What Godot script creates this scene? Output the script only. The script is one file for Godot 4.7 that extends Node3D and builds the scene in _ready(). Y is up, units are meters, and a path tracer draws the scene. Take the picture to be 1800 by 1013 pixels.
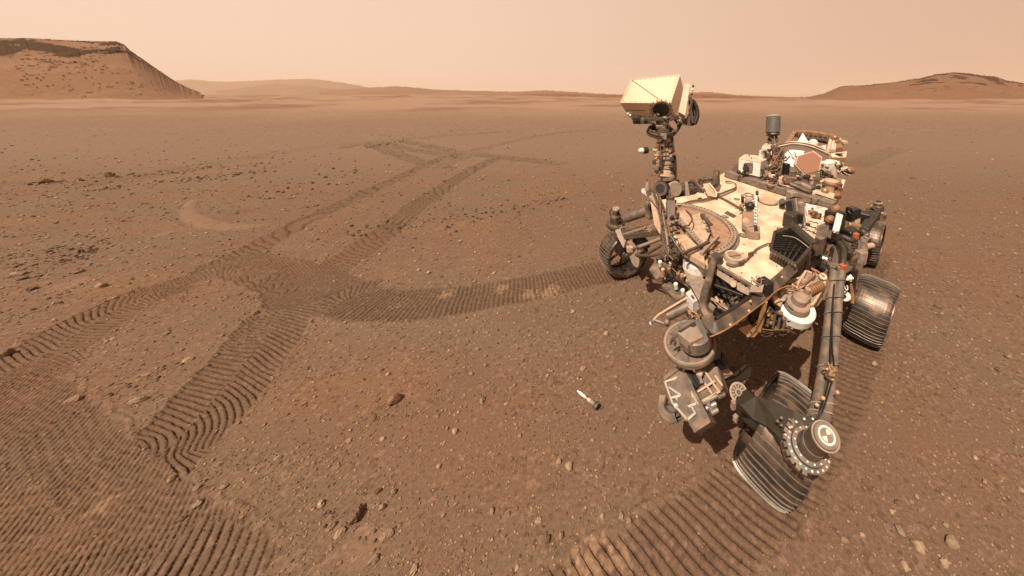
extends Node3D
# A six-wheeled explorer standing on a rust-coloured plain, with its wheel tracks, stones and hills.
# World: x right, y up, -z away from the viewer. Metres.

const FOCAL := 540.0          # of a picture 1800 x 1013
const EYE := Vector3(0, 1.85, 0)
const SHIFT := Vector2(1120, 300)
const PITCH := 0.23276

var M := {}                   # materials
var rng := RandomNumberGenerator.new()
var taken := {}
var labels_used := {}
var origin := Vector3.ZERO    # base of the thing being built
var rover: Node3D

# ---------------------------------------------------------------- mesh maker
class Shape:
	var st := SurfaceTool.new()
	var off := Vector3.ZERO
	func _init(o := Vector3.ZERO) -> void:
		off = o
		st.begin(Mesh.PRIMITIVE_TRIANGLES)
	func tri(a: Vector3, b: Vector3, c: Vector3, g := -1) -> void:
		st.set_smooth_group(g)
		st.add_vertex(a - off)
		st.set_smooth_group(g)
		st.add_vertex(b - off)
		st.set_smooth_group(g)
		st.add_vertex(c - off)
	func quad(a: Vector3, b: Vector3, c: Vector3, d: Vector3, g := -1) -> void:
		tri(a, b, c, g)
		tri(a, c, d, g)
	# eight corners: four of one face, then the four opposite
	func hexa(c: Array) -> Shape:
		quad(c[0], c[1], c[2], c[3])
		quad(c[7], c[6], c[5], c[4])
		for i in 4:
			var j := (i + 1) % 4
			quad(c[j], c[i], c[i + 4], c[j + 4])
		return self
	# a box with chamfered edges
	func box(c: Vector3, s: Vector3, b := Basis(), ch := -1.0) -> Shape:
		var e := s * 0.5
		if ch < 0.0:
			ch = minf(e.x, minf(e.y, e.z)) * 0.18
		var v := func(sx: float, sy: float, sz: float, ax: int) -> Vector3:
			var p := Vector3(e.x - ch, e.y - ch, e.z - ch)
			p[ax] = e[ax]
			return c + b * Vector3(p.x * sx, p.y * sy, p.z * sz)
		for ax in 3:
			for s1 in [-1.0, 1.0]:
				var q := []
				for k in [[-1.0, -1.0], [1.0, -1.0], [1.0, 1.0], [-1.0, 1.0]]:
					var sg := [0.0, 0.0, 0.0]
					sg[ax] = s1
					sg[(ax + 1) % 3] = k[0] * s1
					sg[(ax + 2) % 3] = k[1]
					q.append(v.call(sg[0], sg[1], sg[2], ax))
				quad(q[3], q[2], q[1], q[0])
		for ax in 3:
			var a1 := (ax + 1) % 3
			var a2 := (ax + 2) % 3
			for s1 in [-1.0, 1.0]:
				for s2 in [-1.0, 1.0]:
					var sg := [0.0, 0.0, 0.0]
					sg[a1] = s1
					sg[a2] = s2
					sg[ax] = -1.0
					var p0: Vector3 = v.call(sg[0], sg[1], sg[2], a1)
					var p1: Vector3 = v.call(sg[0], sg[1], sg[2], a2)
					sg[ax] = 1.0
					var p2: Vector3 = v.call(sg[0], sg[1], sg[2], a2)
					var p3: Vector3 = v.call(sg[0], sg[1], sg[2], a1)
					if s1 * s2 > 0.0:
						quad(p3, p2, p1, p0)
					else:
						quad(p0, p1, p2, p3)
		for sx in [-1.0, 1.0]:
			for sy in [-1.0, 1.0]:
				for sz in [-1.0, 1.0]:
					var p0: Vector3 = v.call(sx, sy, sz, 0)
					var p1: Vector3 = v.call(sx, sy, sz, 1)
					var p2: Vector3 = v.call(sx, sy, sz, 2)
					if sx * sy * sz > 0.0:
						tri(p2, p1, p0)
					else:
						tri(p0, p1, p2)
		return self
	static func frame(z: Vector3, up := Vector3.UP) -> Basis:
		z = z.normalized()
		if absf(z.dot(up.normalized())) > 0.98:
			up = Vector3(0.9, 0.1, 0.4)
		var x := up.cross(z).normalized()
		return Basis(x, z.cross(x).normalized(), z)
	# a square bar from a to b: w across, h along up
	func bar(a: Vector3, b: Vector3, w: float, h: float, up := Vector3.UP, ch := -1.0) -> Shape:
		return box((a + b) * 0.5, Vector3(w, h, a.distance_to(b)), frame(b - a, up), ch)
	func cyl(a: Vector3, b: Vector3, r0: float, r1 := -1.0, n := 18, bevel := true) -> Shape:
		if r1 < 0.0:
			r1 = r0
		var f := frame(b - a)
		var l := a.distance_to(b)
		var c := minf(minf(r0, r1) * 0.12, l * 0.15) if bevel else 0.0
		var prof := [[0.0, r0 - c], [c, r0], [l - c, r1], [l, r1 - c]] if bevel else [[0.0, r0], [l, r1]]
		lathe(a, f, prof, n)
		return self
	# profile of [height along f.z, radius], closed at both ends
	func lathe(a: Vector3, f: Basis, prof: Array, n := 24, closed := true) -> Shape:
		for k in prof.size() - 1:
			var z0: float = prof[k][0]
			var z1: float = prof[k + 1][0]
			var q0: float = prof[k][1]
			var q1: float = prof[k + 1][1]
			for i in n:
				var t0 := TAU * i / n
				var t1 := TAU * (i + 1) / n
				var d0 := f.x * cos(t0) + f.y * sin(t0)
				var d1 := f.x * cos(t1) + f.y * sin(t1)
				var zz := a + f.z * z0
				var yy := a + f.z * z1
				if q0 > 1e-6:
					tri(zz + d0 * q0, yy + d1 * q1, zz + d1 * q0, k + 1)
				if q1 > 1e-6:
					tri(zz + d0 * q0, yy + d0 * q1, yy + d1 * q1, k + 1)
		if closed:
			for e in [0, prof.size() - 1]:
				var q: float = prof[e][1]
				var p: Vector3 = a + f.z * prof[e][0]
				if q > 1e-6:
					for i in n:
						var t0 := TAU * i / n
						var t1 := TAU * (i + 1) / n
						var d0 := (f.x * cos(t0) + f.y * sin(t0)) * q
						var d1 := (f.x * cos(t1) + f.y * sin(t1)) * q
						if e == 0:
							tri(p, p + d0, p + d1)
						else:
							tri(p, p + d1, p + d0)
		return self
	func ring(c: Vector3, ax: Vector3, r0: float, r1: float, h: float, n := 40) -> Shape:
		var f := frame(ax)
		return lathe(c, f, [[0.0, r1], [h, r1], [h, r0], [0.0, r0], [0.0, r1]], n, false)
	func tube(pts: Array, r: float, n := 7, smooth := true) -> Shape:
		var p: Array = pts
		if smooth and pts.size() > 2:
			p = []
			for i in pts.size() - 1:
				var a: Vector3 = pts[maxi(i - 1, 0)]
				var b: Vector3 = pts[i]
				var c: Vector3 = pts[i + 1]
				var d: Vector3 = pts[mini(i + 2, pts.size() - 1)]
				for k in 5:
					p.append(b.cubic_interpolate(c, a, d, k / 5.0))
			p.append(pts[-1])
		var prev: Array = []
		var up := Vector3(0.31, 0.9, 0.27)
		for i in p.size():
			var t: Vector3 = p[mini(i + 1, p.size() - 1)] - p[maxi(i - 1, 0)]
			if t.length() < 1e-6:
				continue
			var f := frame(t, up)
			up = f.y
			var row := []
			for k in n:
				row.append(p[i] + (f.x * cos(TAU * k / n) + f.y * sin(TAU * k / n)) * r)
			if prev.size():
				for k in n:
					quad(prev[k], prev[(k + 1) % n], row[(k + 1) % n], row[k], 1)
			else:
				for k in range(1, n - 1):
					tri(row[0], row[k], row[k + 1])
			prev = row
		for k in range(1, n - 1):
			tri(prev[0], prev[k + 1], prev[k])
		return self
	# a flat outline given thickness
	func prism(poly: Array, ext: Vector3) -> Shape:
		var nrm := Vector3.ZERO
		for i in poly.size():
			nrm += (poly[i] as Vector3).cross(poly[(i + 1) % poly.size()])
		var f := frame(nrm)
		var flat := PackedVector2Array()
		for q: Vector3 in poly:
			flat.append(Vector2(q.dot(f.x), q.dot(f.y)))
		var ids := Geometry2D.triangulate_polygon(flat)
		for i in range(0, ids.size(), 3):
			tri(poly[ids[i]], poly[ids[i + 1]], poly[ids[i + 2]])
			tri(poly[ids[i]] + ext, poly[ids[i + 2]] + ext, poly[ids[i + 1]] + ext)
		for i in poly.size():
			var a: Vector3 = poly[i]
			var b: Vector3 = poly[(i + 1) % poly.size()]
			quad(a, b, b + ext, a + ext)
		return self
	func ball(c: Vector3, r: float, up := Vector3.UP, from := -90.0, n := 14) -> Shape:
		var prof := []
		for i in 9:
			var a := deg_to_rad(lerpf(from, 90.0, i / 8.0))
			prof.append([sin(a) * r, maxf(cos(a) * r, 0.0)])
		var f := frame(up)
		for k in 8:
			for i in n:
				var t0 := TAU * i / n
				var t1 := TAU * (i + 1) / n
				var d0 := f.x * cos(t0) + f.y * sin(t0)
				var d1 := f.x * cos(t1) + f.y * sin(t1)
				quad(c + f.z * prof[k][0] + d0 * prof[k][1], c + f.z * prof[k + 1][0] + d0 * prof[k + 1][1], c + f.z * prof[k + 1][0] + d1 * prof[k + 1][1], c + f.z * prof[k][0] + d1 * prof[k][1], 1)
		return self
	func done() -> ArrayMesh:
		st.generate_normals()
		st.index()
		return st.commit()

# ---------------------------------------------------------------- where things are
func ray(px: float, py: float) -> Vector3:
	var a := (px - SHIFT.x) / FOCAL
	var b := -(py - SHIFT.y) / FOCAL
	return Vector3(a, cos(PITCH) * b - sin(PITCH), -(cos(PITCH) + sin(PITCH) * b))

func P(px: float, py: float, height := 0.0) -> Vector3:       # the point at a height above the ground
	var d := ray(px, py)
	return EYE + d * ((height - EYE.y) / d.y)

func Q(px: float, py: float, depth: float) -> Vector3:
	return EYE + ray(px, py) * depth

const DECK := Vector3(0.93, -0.05, 0.08)                      # the rover's top deck: height, its slope to the right and away
func D(px: float, py: float, up := 0.0) -> Vector3:           # the point on the deck, or above it
	var d := ray(px, py)
	return EYE + d * ((DECK.x + up - EYE.y) / (d.y - DECK.y * d.x + DECK.z * d.z))

func S(pixels: float, p: Vector3) -> float:                   # a length at p
	return pixels / FOCAL * (p - EYE).dot(Vector3(0, -sin(PITCH), -cos(PITCH)))

func deck_up() -> Vector3:
	return Vector3(-DECK.y, 1, DECK.z).normalized()

# ---------------------------------------------------------------- names
func numbered(called: String) -> String:
	var n: int = taken.get(called, 0)
	taken[called] = n + 1
	return called if n == 0 else "%s_%03d" % [called, n]

func tag(o: Node3D, label: String, category := "", group := "", kind := "") -> Node3D:
	o.set_meta("label", label)
	if category: o.set_meta("category", category)
	if group: o.set_meta("group", group)
	if kind: o.set_meta("kind", kind)
	return o

func top(called: String, mesh: Mesh, m: Material, at := Vector3.ZERO) -> MeshInstance3D:
	var o := MeshInstance3D.new()
	o.name = numbered(called)
	o.mesh = mesh
	o.material_override = m
	o.position = at
	add_child(o)
	return o

func sh() -> Shape:
	return Shape.new(origin)

# a part of the rover (or a sub-part of one of its parts)
func part(called: String, s, m: Material, parent: Node3D = null, label := "") -> MeshInstance3D:
	var o := MeshInstance3D.new()
	o.name = called
	o.mesh = s.done() if s is Shape else s
	o.material_override = m
	(parent if parent else rover).add_child(o, true)
	if label:
		o.set_meta("label", label)
	return o

# ---------------------------------------------------------------- materials
func col(r: float, g: float, b: float) -> Color:
	return Color(r, g, b).linear_to_srgb()

func noise_tex(freq: float, ramp: Gradient, kind := FastNoiseLite.TYPE_SIMPLEX_SMOOTH, size := 256, oct := 4, nseed := 1, normal := false) -> NoiseTexture2D:
	var n := FastNoiseLite.new()
	n.noise_type = kind
	n.frequency = freq
	n.fractal_octaves = oct
	n.seed = nseed
	var t := NoiseTexture2D.new()
	t.width = size
	t.height = size
	t.seamless = true
	t.noise = n
	t.color_ramp = ramp
	t.as_normal_map = normal
	return t

func ramp(stops: Array) -> Gradient:
	var g := Gradient.new()
	var o := PackedFloat32Array()
	var c := PackedColorArray()
	for s in stops:
		o.append(s[0])
		c.append(s[1])
	g.offsets = o
	g.colors = c
	return g

var dust_light: Texture2D
var dust_heavy: Texture2D
var grime: Texture2D

func mat(called: String, c: Color, rough := 0.7, metal := 0.0, dust := 1, scale := 3.0) -> StandardMaterial3D:
	var m := StandardMaterial3D.new()
	m.resource_name = called
	m.albedo_color = (c.srgb_to_linear() * 0.8).linear_to_srgb()
	m.roughness = rough
	m.metallic = metal
	m.uv1_triplanar = true
	m.uv1_world_triplanar = true
	m.uv1_scale = Vector3.ONE * scale
	m.albedo_texture = grime
	if dust > 0:
		m.detail_enabled = true
		m.detail_albedo = dust_light if dust == 1 else dust_heavy
		m.detail_blend_mode = BaseMaterial3D.BLEND_MODE_MIX
	M[called] = m
	return m

func make_materials() -> void:
	var d := col(0.34, 0.205, 0.13)
	dust_light = noise_tex(0.012, ramp([[0.0, Color(d, 0.0)], [0.45, Color(d, 0.06)], [0.62, Color(d, 0.3)], [1.0, Color(d, 0.75)]]), FastNoiseLite.TYPE_SIMPLEX_SMOOTH, 256, 5, 3)
	dust_heavy = noise_tex(0.014, ramp([[0.0, Color(d, 0.25)], [0.45, Color(d, 0.4)], [0.7, Color(d, 0.75)], [1.0, Color(d, 0.9)]]), FastNoiseLite.TYPE_SIMPLEX_SMOOTH, 256, 5, 8)
	grime = noise_tex(0.03, ramp([[0.0, Color(0.72, 0.7, 0.68)], [0.5, Color(0.93, 0.93, 0.92)], [1.0, Color(1, 1, 1)]]), FastNoiseLite.TYPE_SIMPLEX_SMOOTH, 256, 5, 5)
	mat("cream", col(0.76, 0.63, 0.50), 0.5, 0.0, 1, 1.6)
	mat("deck", col(0.84, 0.665, 0.50), 0.5, 0.0, 1, 0.9)
	M.deck.detail_albedo = noise_tex(0.011, ramp([[0.0, Color(col(0.46, 0.29, 0.185), 0.0)], [0.42, Color(col(0.46, 0.29, 0.185), 0.1)], [0.60, Color(col(0.46, 0.28, 0.175), 0.5)], [1.0, Color(col(0.38, 0.23, 0.145), 0.8)]]), FastNoiseLite.TYPE_SIMPLEX_SMOOTH, 512, 6, 14)
	mat("head_cream", col(0.76, 0.58, 0.43), 0.4, 0.0, 0, 1.6)
	M.head_cream.albedo_texture = noise_tex(0.01, ramp([[0.0, Color(0.93, 0.91, 0.88)], [1.0, Color(1, 1, 1)]]), FastNoiseLite.TYPE_SIMPLEX_SMOOTH, 128, 2, 6)
	mat("pale_metal", col(0.46, 0.43, 0.40), 0.5, 0.1, 1)
	mat("white", col(0.80, 0.77, 0.74), 0.5, 0.0, 1)
	mat("clean_white", col(0.85, 0.83, 0.80), 0.5, 0.0, 0)
	mat("tan", col(0.30, 0.24, 0.195), 0.65, 0.0, 1)
	mat("dusty_grey", col(0.15, 0.128, 0.11), 0.6, 0.1, 1)
	mat("can_grey", col(0.14, 0.13, 0.122), 0.5, 0.1, 0)
	mat("grey", col(0.105, 0.094, 0.083), 0.55, 0.2, 1)
	mat("slate", col(0.17, 0.16, 0.15), 0.5, 0.3, 1)
	mat("dark_grey", col(0.055, 0.046, 0.039), 0.55, 0.1, 1)
	mat("black", col(0.02, 0.017, 0.015), 0.5, 0.1, 0)
	mat("clean_black", col(0.012, 0.012, 0.012), 0.4, 0.0, 0)
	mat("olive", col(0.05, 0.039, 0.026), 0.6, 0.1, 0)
	mat("silver", col(0.62, 0.6, 0.57), 0.35, 0.85, 1)
	mat("wheel", col(0.052, 0.047, 0.043), 0.42, 0.6, 1)
	mat("wheel_dark", col(0.03, 0.028, 0.027), 0.5, 0.5, 1)
	mat("grouser", col(0.25, 0.22, 0.195), 0.45, 0.35, 0)
	mat("copper", col(0.34, 0.165, 0.085), 0.5, 0.2, 1)
	mat("copper_panel", col(0.36, 0.18, 0.115), 0.6, 0.0, 0)
	M.copper_panel.albedo_texture = null
	mat("gold", col(0.42, 0.25, 0.12), 0.4, 0.4, 1)
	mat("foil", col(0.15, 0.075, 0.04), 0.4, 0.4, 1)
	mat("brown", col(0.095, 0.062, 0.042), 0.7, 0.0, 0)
	mat("cable", col(0.14, 0.085, 0.055), 0.7, 0.0, 0)
	mat("orange_cable", col(0.33, 0.155, 0.075), 0.6, 0.0, 0)
	mat("orange", col(0.5, 0.14, 0.06), 0.6, 0.0, 0)
	mat("dust_plate", col(0.56, 0.40, 0.285), 0.7, 0.0, 1)
	mat("deep_dust", col(0.38, 0.225, 0.14), 0.8, 0.0, 0)
	mat("mark_dark", col(0.10, 0.075, 0.06), 0.6, 0.0, 0)
	mat("lens", col(0.03, 0.02, 0.015), 0.12, 0.0, 0)

# ---------------------------------------------------------------- ground
class Relief:                 # a map of what the wheels pressed into the soil
	var x0: float
	var d0: float
	var cell: float
	var nx: int
	var nd: int
	var h := PackedFloat32Array()      # height
	var w := PackedFloat32Array()      # how far the soil is disturbed, plus painted groove shade, 0 to 1
	var p := PackedFloat32Array()      # pale crushed rock or drifted dust, 0 to 1
	func _init(xa: float, xb: float, da: float, db: float, c: float) -> void:
		x0 = xa
		d0 = da
		cell = c
		nx = int((xb - xa) / c)
		nd = int((db - da) / c)
		h.resize(nx * nd)
		w.resize(nx * nd)
		p.resize(nx * nd)
	func inside(x: float, d: float) -> bool:
		return x > x0 + cell and d > d0 + cell and x < x0 + (nx - 2) * cell and d < d0 + (nd - 2) * cell
	func blob(c: Vector2, ax: Vector2, wide: float, pale: float, dist: float, lift: float) -> void:
		# a soft-edged oval: half-length ax, half-width wide
		var l := ax.length()
		var u := ax / l
		var i0 := clampi(int((c.x - l - wide - x0) / cell), 0, nx - 1)
		var i1 := clampi(int((c.x + l + wide - x0) / cell), 0, nx - 1)
		var j0 := clampi(int((c.y - l - wide - d0) / cell), 0, nd - 1)
		var j1 := clampi(int((c.y + l + wide - d0) / cell), 0, nd - 1)
		for j in range(j0, j1):
			for i in range(i0, i1):
				var q := Vector2(x0 + i * cell, d0 + j * cell) - c
				var e := Vector2(q.dot(u) / l, q.cross(u) / wide).length()
				if e < 1.0:
					var k := j * nx + i
					var s := 1.0 - smoothstep(0.55, 1.0, e)
					p[k] = maxf(p[k], pale * s)
					w[k] = maxf(w[k], dist * s)
					h[k] = lerpf(h[k], lift * (1.0 - e * e), s)

var near: Relief
var far: Relief
var lump := FastNoiseLite.new()
var fine := FastNoiseLite.new()
var wob := FastNoiseLite.new()
var tint := FastNoiseLite.new()

func trail(r: Relief, px: Array, width: float, depth: float, groove: float, skew_a := 0.0, shift := 0.0, dark := 0.75, from := 0.0, to := 1.0, period := 0.04, skew_b := 1e9) -> void:
	# a wheel track along points of the ground
	var pts := []
	for q in px:
		var g := P(q[0], q[1])
		pts.append(Vector2(g.x, -g.z))
	var line := []
	for i in pts.size() - 1:
		var a: Vector2 = pts[maxi(i - 1, 0)]
		var d: Vector2 = pts[mini(i + 2, pts.size() - 1)]
		var n := maxi(2, int(pts[i].distance_to(pts[i + 1]) / 0.05))
		for k in n:
			line.append(pts[i].cubic_interpolate(pts[i + 1], a, d, float(k) / n))
	line.append(pts[-1])
	var total := 0.0
	for i in line.size() - 1:
		total += line[i].distance_to(line[i + 1])
	var s := 0.0
	var step := r.cell * 0.62
	if skew_b > 1e8:
		skew_b = skew_a
	var nw := int(width * 1.24 / step)
	for i in line.size() - 1:
		var a: Vector2 = line[i]
		var b: Vector2 = line[i + 1]
		var l := a.distance_to(b)
		var t0: Vector2 = (line[maxi(i - 1, 0)] - b).normalized()
		var t1: Vector2 = (a - line[mini(i + 2, line.size() - 1)]).normalized()
		var n := maxi(1, int(ceil(l / step)))
		for k in n:
			var f := float(k) / n
			var at := a.lerp(b, f)
			var ss := s + l * f
			if ss < from * total or ss > to * total:
				continue
			var ends := minf(smoothstep(0.0, 0.05, ss - from * total), smoothstep(0.0, 0.05, to * total - ss))
			var tt := t0.lerp(t1, f)
			var nn := Vector2(-tt.y, tt.x).normalized()
			var edge := wob.get_noise_2d(ss * 9.0, shift * 40.0) * 0.03
			var skew := lerpf(skew_a, skew_b, ss / total)
			var rough := wob.get_noise_2d(ss * 3.0, 77.0 + shift * 30.0)
			for m in nw + 1:
				var v := (float(m) / nw - 0.5) * width * 1.24 + shift
				var at2 := at + nn * v
				var ii := int((at2.x - r.x0) / r.cell)
				var jj := int((at2.y - r.d0) / r.cell)
				if ii < 0 or jj < 0 or ii >= r.nx or jj >= r.nd:
					continue
				var e := absf(v - shift - edge) / (width * 0.5)
				var mask := (1.0 - smoothstep(0.82, 1.06, e)) * ends
				var kk := jj * r.nx + ii
				if mask <= 0.0:
					if e < 1.24 and r.w[kk] < 0.04:
						r.h[kk] = maxf(r.h[kk], 0.005 * (1.0 - absf(e - 1.13) / 0.11) * ends)      # soil pushed up at the side
					continue
				var ph := (ss + (v - shift) * skew + 0.003 * sin((v - shift) * 24.0) + 0.012 * rough) / period
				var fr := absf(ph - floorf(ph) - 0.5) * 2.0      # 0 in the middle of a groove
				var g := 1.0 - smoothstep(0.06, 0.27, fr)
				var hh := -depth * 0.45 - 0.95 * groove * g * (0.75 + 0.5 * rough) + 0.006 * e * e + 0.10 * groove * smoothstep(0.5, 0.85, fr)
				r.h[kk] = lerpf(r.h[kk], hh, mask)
				r.w[kk] = maxf(r.w[kk] * (1.0 - mask * 0.6), minf(1.0, mask * dark * (0.42 + 1.35 * g + 0.08 * smoothstep(0.75, 0.95, e))))  # disturbed soil, and extra dark in the grooves as painted shade
				r.p[kk] *= 1.0 - mask
		s += l

func lay_tracks() -> void:
	near = Relief.new(-8.4, 4.2, 0.5, 8.1, 0.0046)
	far = Relief.new(-18.0, 10.0, 6.5, 24.0, 0.035)
	# faint old tracks crossing far off
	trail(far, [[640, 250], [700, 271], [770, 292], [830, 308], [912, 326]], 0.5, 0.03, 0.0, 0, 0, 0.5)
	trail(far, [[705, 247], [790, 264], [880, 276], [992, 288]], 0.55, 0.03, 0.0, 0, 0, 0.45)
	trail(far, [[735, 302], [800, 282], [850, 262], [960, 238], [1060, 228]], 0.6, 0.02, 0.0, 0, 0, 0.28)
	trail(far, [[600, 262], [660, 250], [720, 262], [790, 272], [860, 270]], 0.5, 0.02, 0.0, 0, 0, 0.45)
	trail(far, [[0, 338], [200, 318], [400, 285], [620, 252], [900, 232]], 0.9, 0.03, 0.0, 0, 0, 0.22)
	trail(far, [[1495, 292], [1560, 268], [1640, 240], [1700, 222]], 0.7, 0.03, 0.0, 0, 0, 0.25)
	# tracks that reach from the far plain to the near ground
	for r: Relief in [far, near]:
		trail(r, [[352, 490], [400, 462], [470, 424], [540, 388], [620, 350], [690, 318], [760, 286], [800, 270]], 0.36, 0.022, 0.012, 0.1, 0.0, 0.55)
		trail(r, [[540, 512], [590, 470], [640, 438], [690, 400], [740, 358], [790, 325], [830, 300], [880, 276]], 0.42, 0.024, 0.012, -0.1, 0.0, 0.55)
	# the turn in the middle
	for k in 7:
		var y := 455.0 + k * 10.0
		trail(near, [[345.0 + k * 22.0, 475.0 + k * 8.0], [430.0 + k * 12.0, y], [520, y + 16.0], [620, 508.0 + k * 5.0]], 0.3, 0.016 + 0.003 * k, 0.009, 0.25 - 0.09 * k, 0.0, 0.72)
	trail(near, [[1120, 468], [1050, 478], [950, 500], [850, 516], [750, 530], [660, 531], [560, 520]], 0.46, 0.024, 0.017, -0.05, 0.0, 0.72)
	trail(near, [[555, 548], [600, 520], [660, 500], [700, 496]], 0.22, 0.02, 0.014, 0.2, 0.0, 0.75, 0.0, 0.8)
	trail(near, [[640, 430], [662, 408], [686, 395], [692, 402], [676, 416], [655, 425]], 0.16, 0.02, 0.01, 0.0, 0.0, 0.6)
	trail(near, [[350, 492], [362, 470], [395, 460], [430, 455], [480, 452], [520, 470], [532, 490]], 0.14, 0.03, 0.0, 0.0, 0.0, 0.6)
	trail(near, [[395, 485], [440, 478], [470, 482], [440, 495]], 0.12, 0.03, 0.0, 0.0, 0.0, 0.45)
	# far-left chevrons
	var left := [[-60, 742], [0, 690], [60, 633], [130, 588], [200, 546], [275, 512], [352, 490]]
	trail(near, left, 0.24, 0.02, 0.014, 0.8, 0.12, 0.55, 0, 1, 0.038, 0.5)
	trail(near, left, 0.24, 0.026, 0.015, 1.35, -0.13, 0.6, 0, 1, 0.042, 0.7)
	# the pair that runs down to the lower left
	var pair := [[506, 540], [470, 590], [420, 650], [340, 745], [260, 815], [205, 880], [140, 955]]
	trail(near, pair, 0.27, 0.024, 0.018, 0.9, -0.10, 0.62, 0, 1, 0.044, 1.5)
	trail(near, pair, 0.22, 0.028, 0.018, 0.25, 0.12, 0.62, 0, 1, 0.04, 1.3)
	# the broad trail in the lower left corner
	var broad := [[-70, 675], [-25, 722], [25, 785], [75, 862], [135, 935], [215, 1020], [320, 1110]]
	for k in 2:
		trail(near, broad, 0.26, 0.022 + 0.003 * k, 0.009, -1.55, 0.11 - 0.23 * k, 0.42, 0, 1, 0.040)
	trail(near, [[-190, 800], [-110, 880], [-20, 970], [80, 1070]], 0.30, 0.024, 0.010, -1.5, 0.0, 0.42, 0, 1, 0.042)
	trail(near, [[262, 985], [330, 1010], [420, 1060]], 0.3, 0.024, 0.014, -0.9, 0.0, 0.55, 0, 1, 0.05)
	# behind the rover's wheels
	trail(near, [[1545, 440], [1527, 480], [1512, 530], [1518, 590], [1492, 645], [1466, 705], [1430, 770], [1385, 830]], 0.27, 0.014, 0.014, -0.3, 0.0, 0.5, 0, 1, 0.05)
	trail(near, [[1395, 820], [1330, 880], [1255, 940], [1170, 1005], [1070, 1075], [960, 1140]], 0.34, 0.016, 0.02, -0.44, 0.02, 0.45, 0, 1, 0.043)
	# pale crushed stone in the trails, a drift of dust, smooth hollows
	for b in [[965, 512, 30, 0, 0.05], [930, 515, 12, 4, 0.06], [882, 503, 12, 3, 0.05], [785, 515, 14, -2, 0.05], [1040, 990, 30, 18, 0.07], [1085, 985, 22, 20, 0.05], [175, 890, 6, 8, 0.03]]:
		var a := P(b[0], b[1])
		var c := P(b[0] + b[2], b[1] + b[3])
		mottle(Vector2(a.x, -a.z), Vector2(c.x - a.x, a.z - c.z) * 0.6, b[4])
	var sand := [[338, 356], [330, 368], [340, 382], [362, 391], [392, 397], [425, 399], [455, 398], [480, 394]]
	for i in sand.size() - 1:
		var a := P(sand[i][0], sand[i][1])
		var c := P(sand[i + 1][0], sand[i + 1][1])
		near.blob(Vector2((a.x + c.x) / 2, -(a.z + c.z) / 2), Vector2(c.x - a.x, a.z - c.z) * 1.05, [0.10, 0.13, 0.16, 0.17, 0.17, 0.13, 0.09][i], 0.42, 0.0, 0.02)
	for b in [[280, 412, 12, 0.16], [118, 500, 30, 0.16], [232, 668, 16, 0.08], [640, 962, 45, 0.09]]:
		var a := P(b[0], b[1])
		var c := P(b[0] + b[2], b[1])
		near.blob(Vector2(a.x, -a.z), Vector2(c.x - a.x, 0), b[3], 0.35, 0.0, -0.004)

func mottle(c: Vector2, ax: Vector2, wide: float) -> void:
	var l := ax.length() + wide
	for j in range(int((c.y - l - near.d0) / near.cell), int((c.y + l - near.d0) / near.cell)):
		for i in range(int((c.x - l - near.x0) / near.cell), int((c.x + l - near.x0) / near.cell)):
			if i < 0 or j < 0 or i >= near.nx or j >= near.nd:
				continue
			var x := near.x0 + i * near.cell
			var d := near.d0 + j * near.cell
			var e := (Vector2(x, d) - c).length() / l
			var v := 0.75 - e + fine.get_noise_2d(x * 9.0, d * 9.0) * 0.9
			if v > 0.0:
				near.p[j * near.nx + i] = maxf(near.p[j * near.nx + i], minf(1.0, v * 2.6))

func swell(x: float, d: float) -> float:            # the lie of the land, without tracks
	var far_share := smoothstep(7.0, 40.0, d)
	var y := lump.get_noise_2d(x * 0.6, d * 0.6) * 0.03 * (1.0 - smoothstep(5.0, 9.0, d)) * smoothstep(0.0, 1.6, absf(x - 0.9) - 0.8)
	if far_share > 0.0:
		y += far_share * (lump.get_noise_2d(x * 0.05, d * 0.11) * 0.22 + 0.14)
		y += smoothstep(40.0, 160.0, d) * (lump.get_noise_2d(x * 0.013, d * 0.02 + 50.0) * 1.1 + 0.5)
		y += smoothstep(70.0, 300.0, d) * 3.6 * smoothstep(60.0, -180.0, x) * (300.0 / maxf(300.0, d))
	return y

func relief_at(x: float, d: float) -> Vector3:       # height, disturbance with painted groove shade, paleness of the tracks
	var r := near
	if not near.inside(x, d):
		r = far
		if not far.inside(x, d):
			return Vector3.ZERO
	var fx := (x - r.x0) / r.cell
	var fd := (d - r.d0) / r.cell
	var i := int(fx)
	var j := int(fd)
	fx -= i
	fd -= j
	var k := j * r.nx + i
	var k2 := k + r.nx
	var a := (1 - fx) * (1 - fd)
	var b := fx * (1 - fd)
	var c := (1 - fx) * fd
	var e := fx * fd
	return Vector3(r.h[k] * a + r.h[k + 1] * b + r.h[k2] * c + r.h[k2 + 1] * e, r.w[k] * a + r.w[k + 1] * b + r.w[k2] * c + r.w[k2 + 1] * e, r.p[k] * a + r.p[k + 1] * b + r.p[k2] * c + r.p[k2 + 1] * e)

func ground_y(x: float, d: float) -> float:
	return swell(x, d) + relief_at(x, d).x

const SOIL := Color(0.205, 0.134, 0.091)
const RED := Color(0.216, 0.129, 0.088)
const GREY := Color(0.202, 0.144, 0.102)
const DISTURBED_AND_SHADED := Color(0.062, 0.036, 0.023)  # turned-up soil; its darkness also paints the shade inside the grooves
const PALE := Color(0.33, 0.215, 0.14)
const OCHRE := Color(0.26, 0.15, 0.084)

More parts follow.
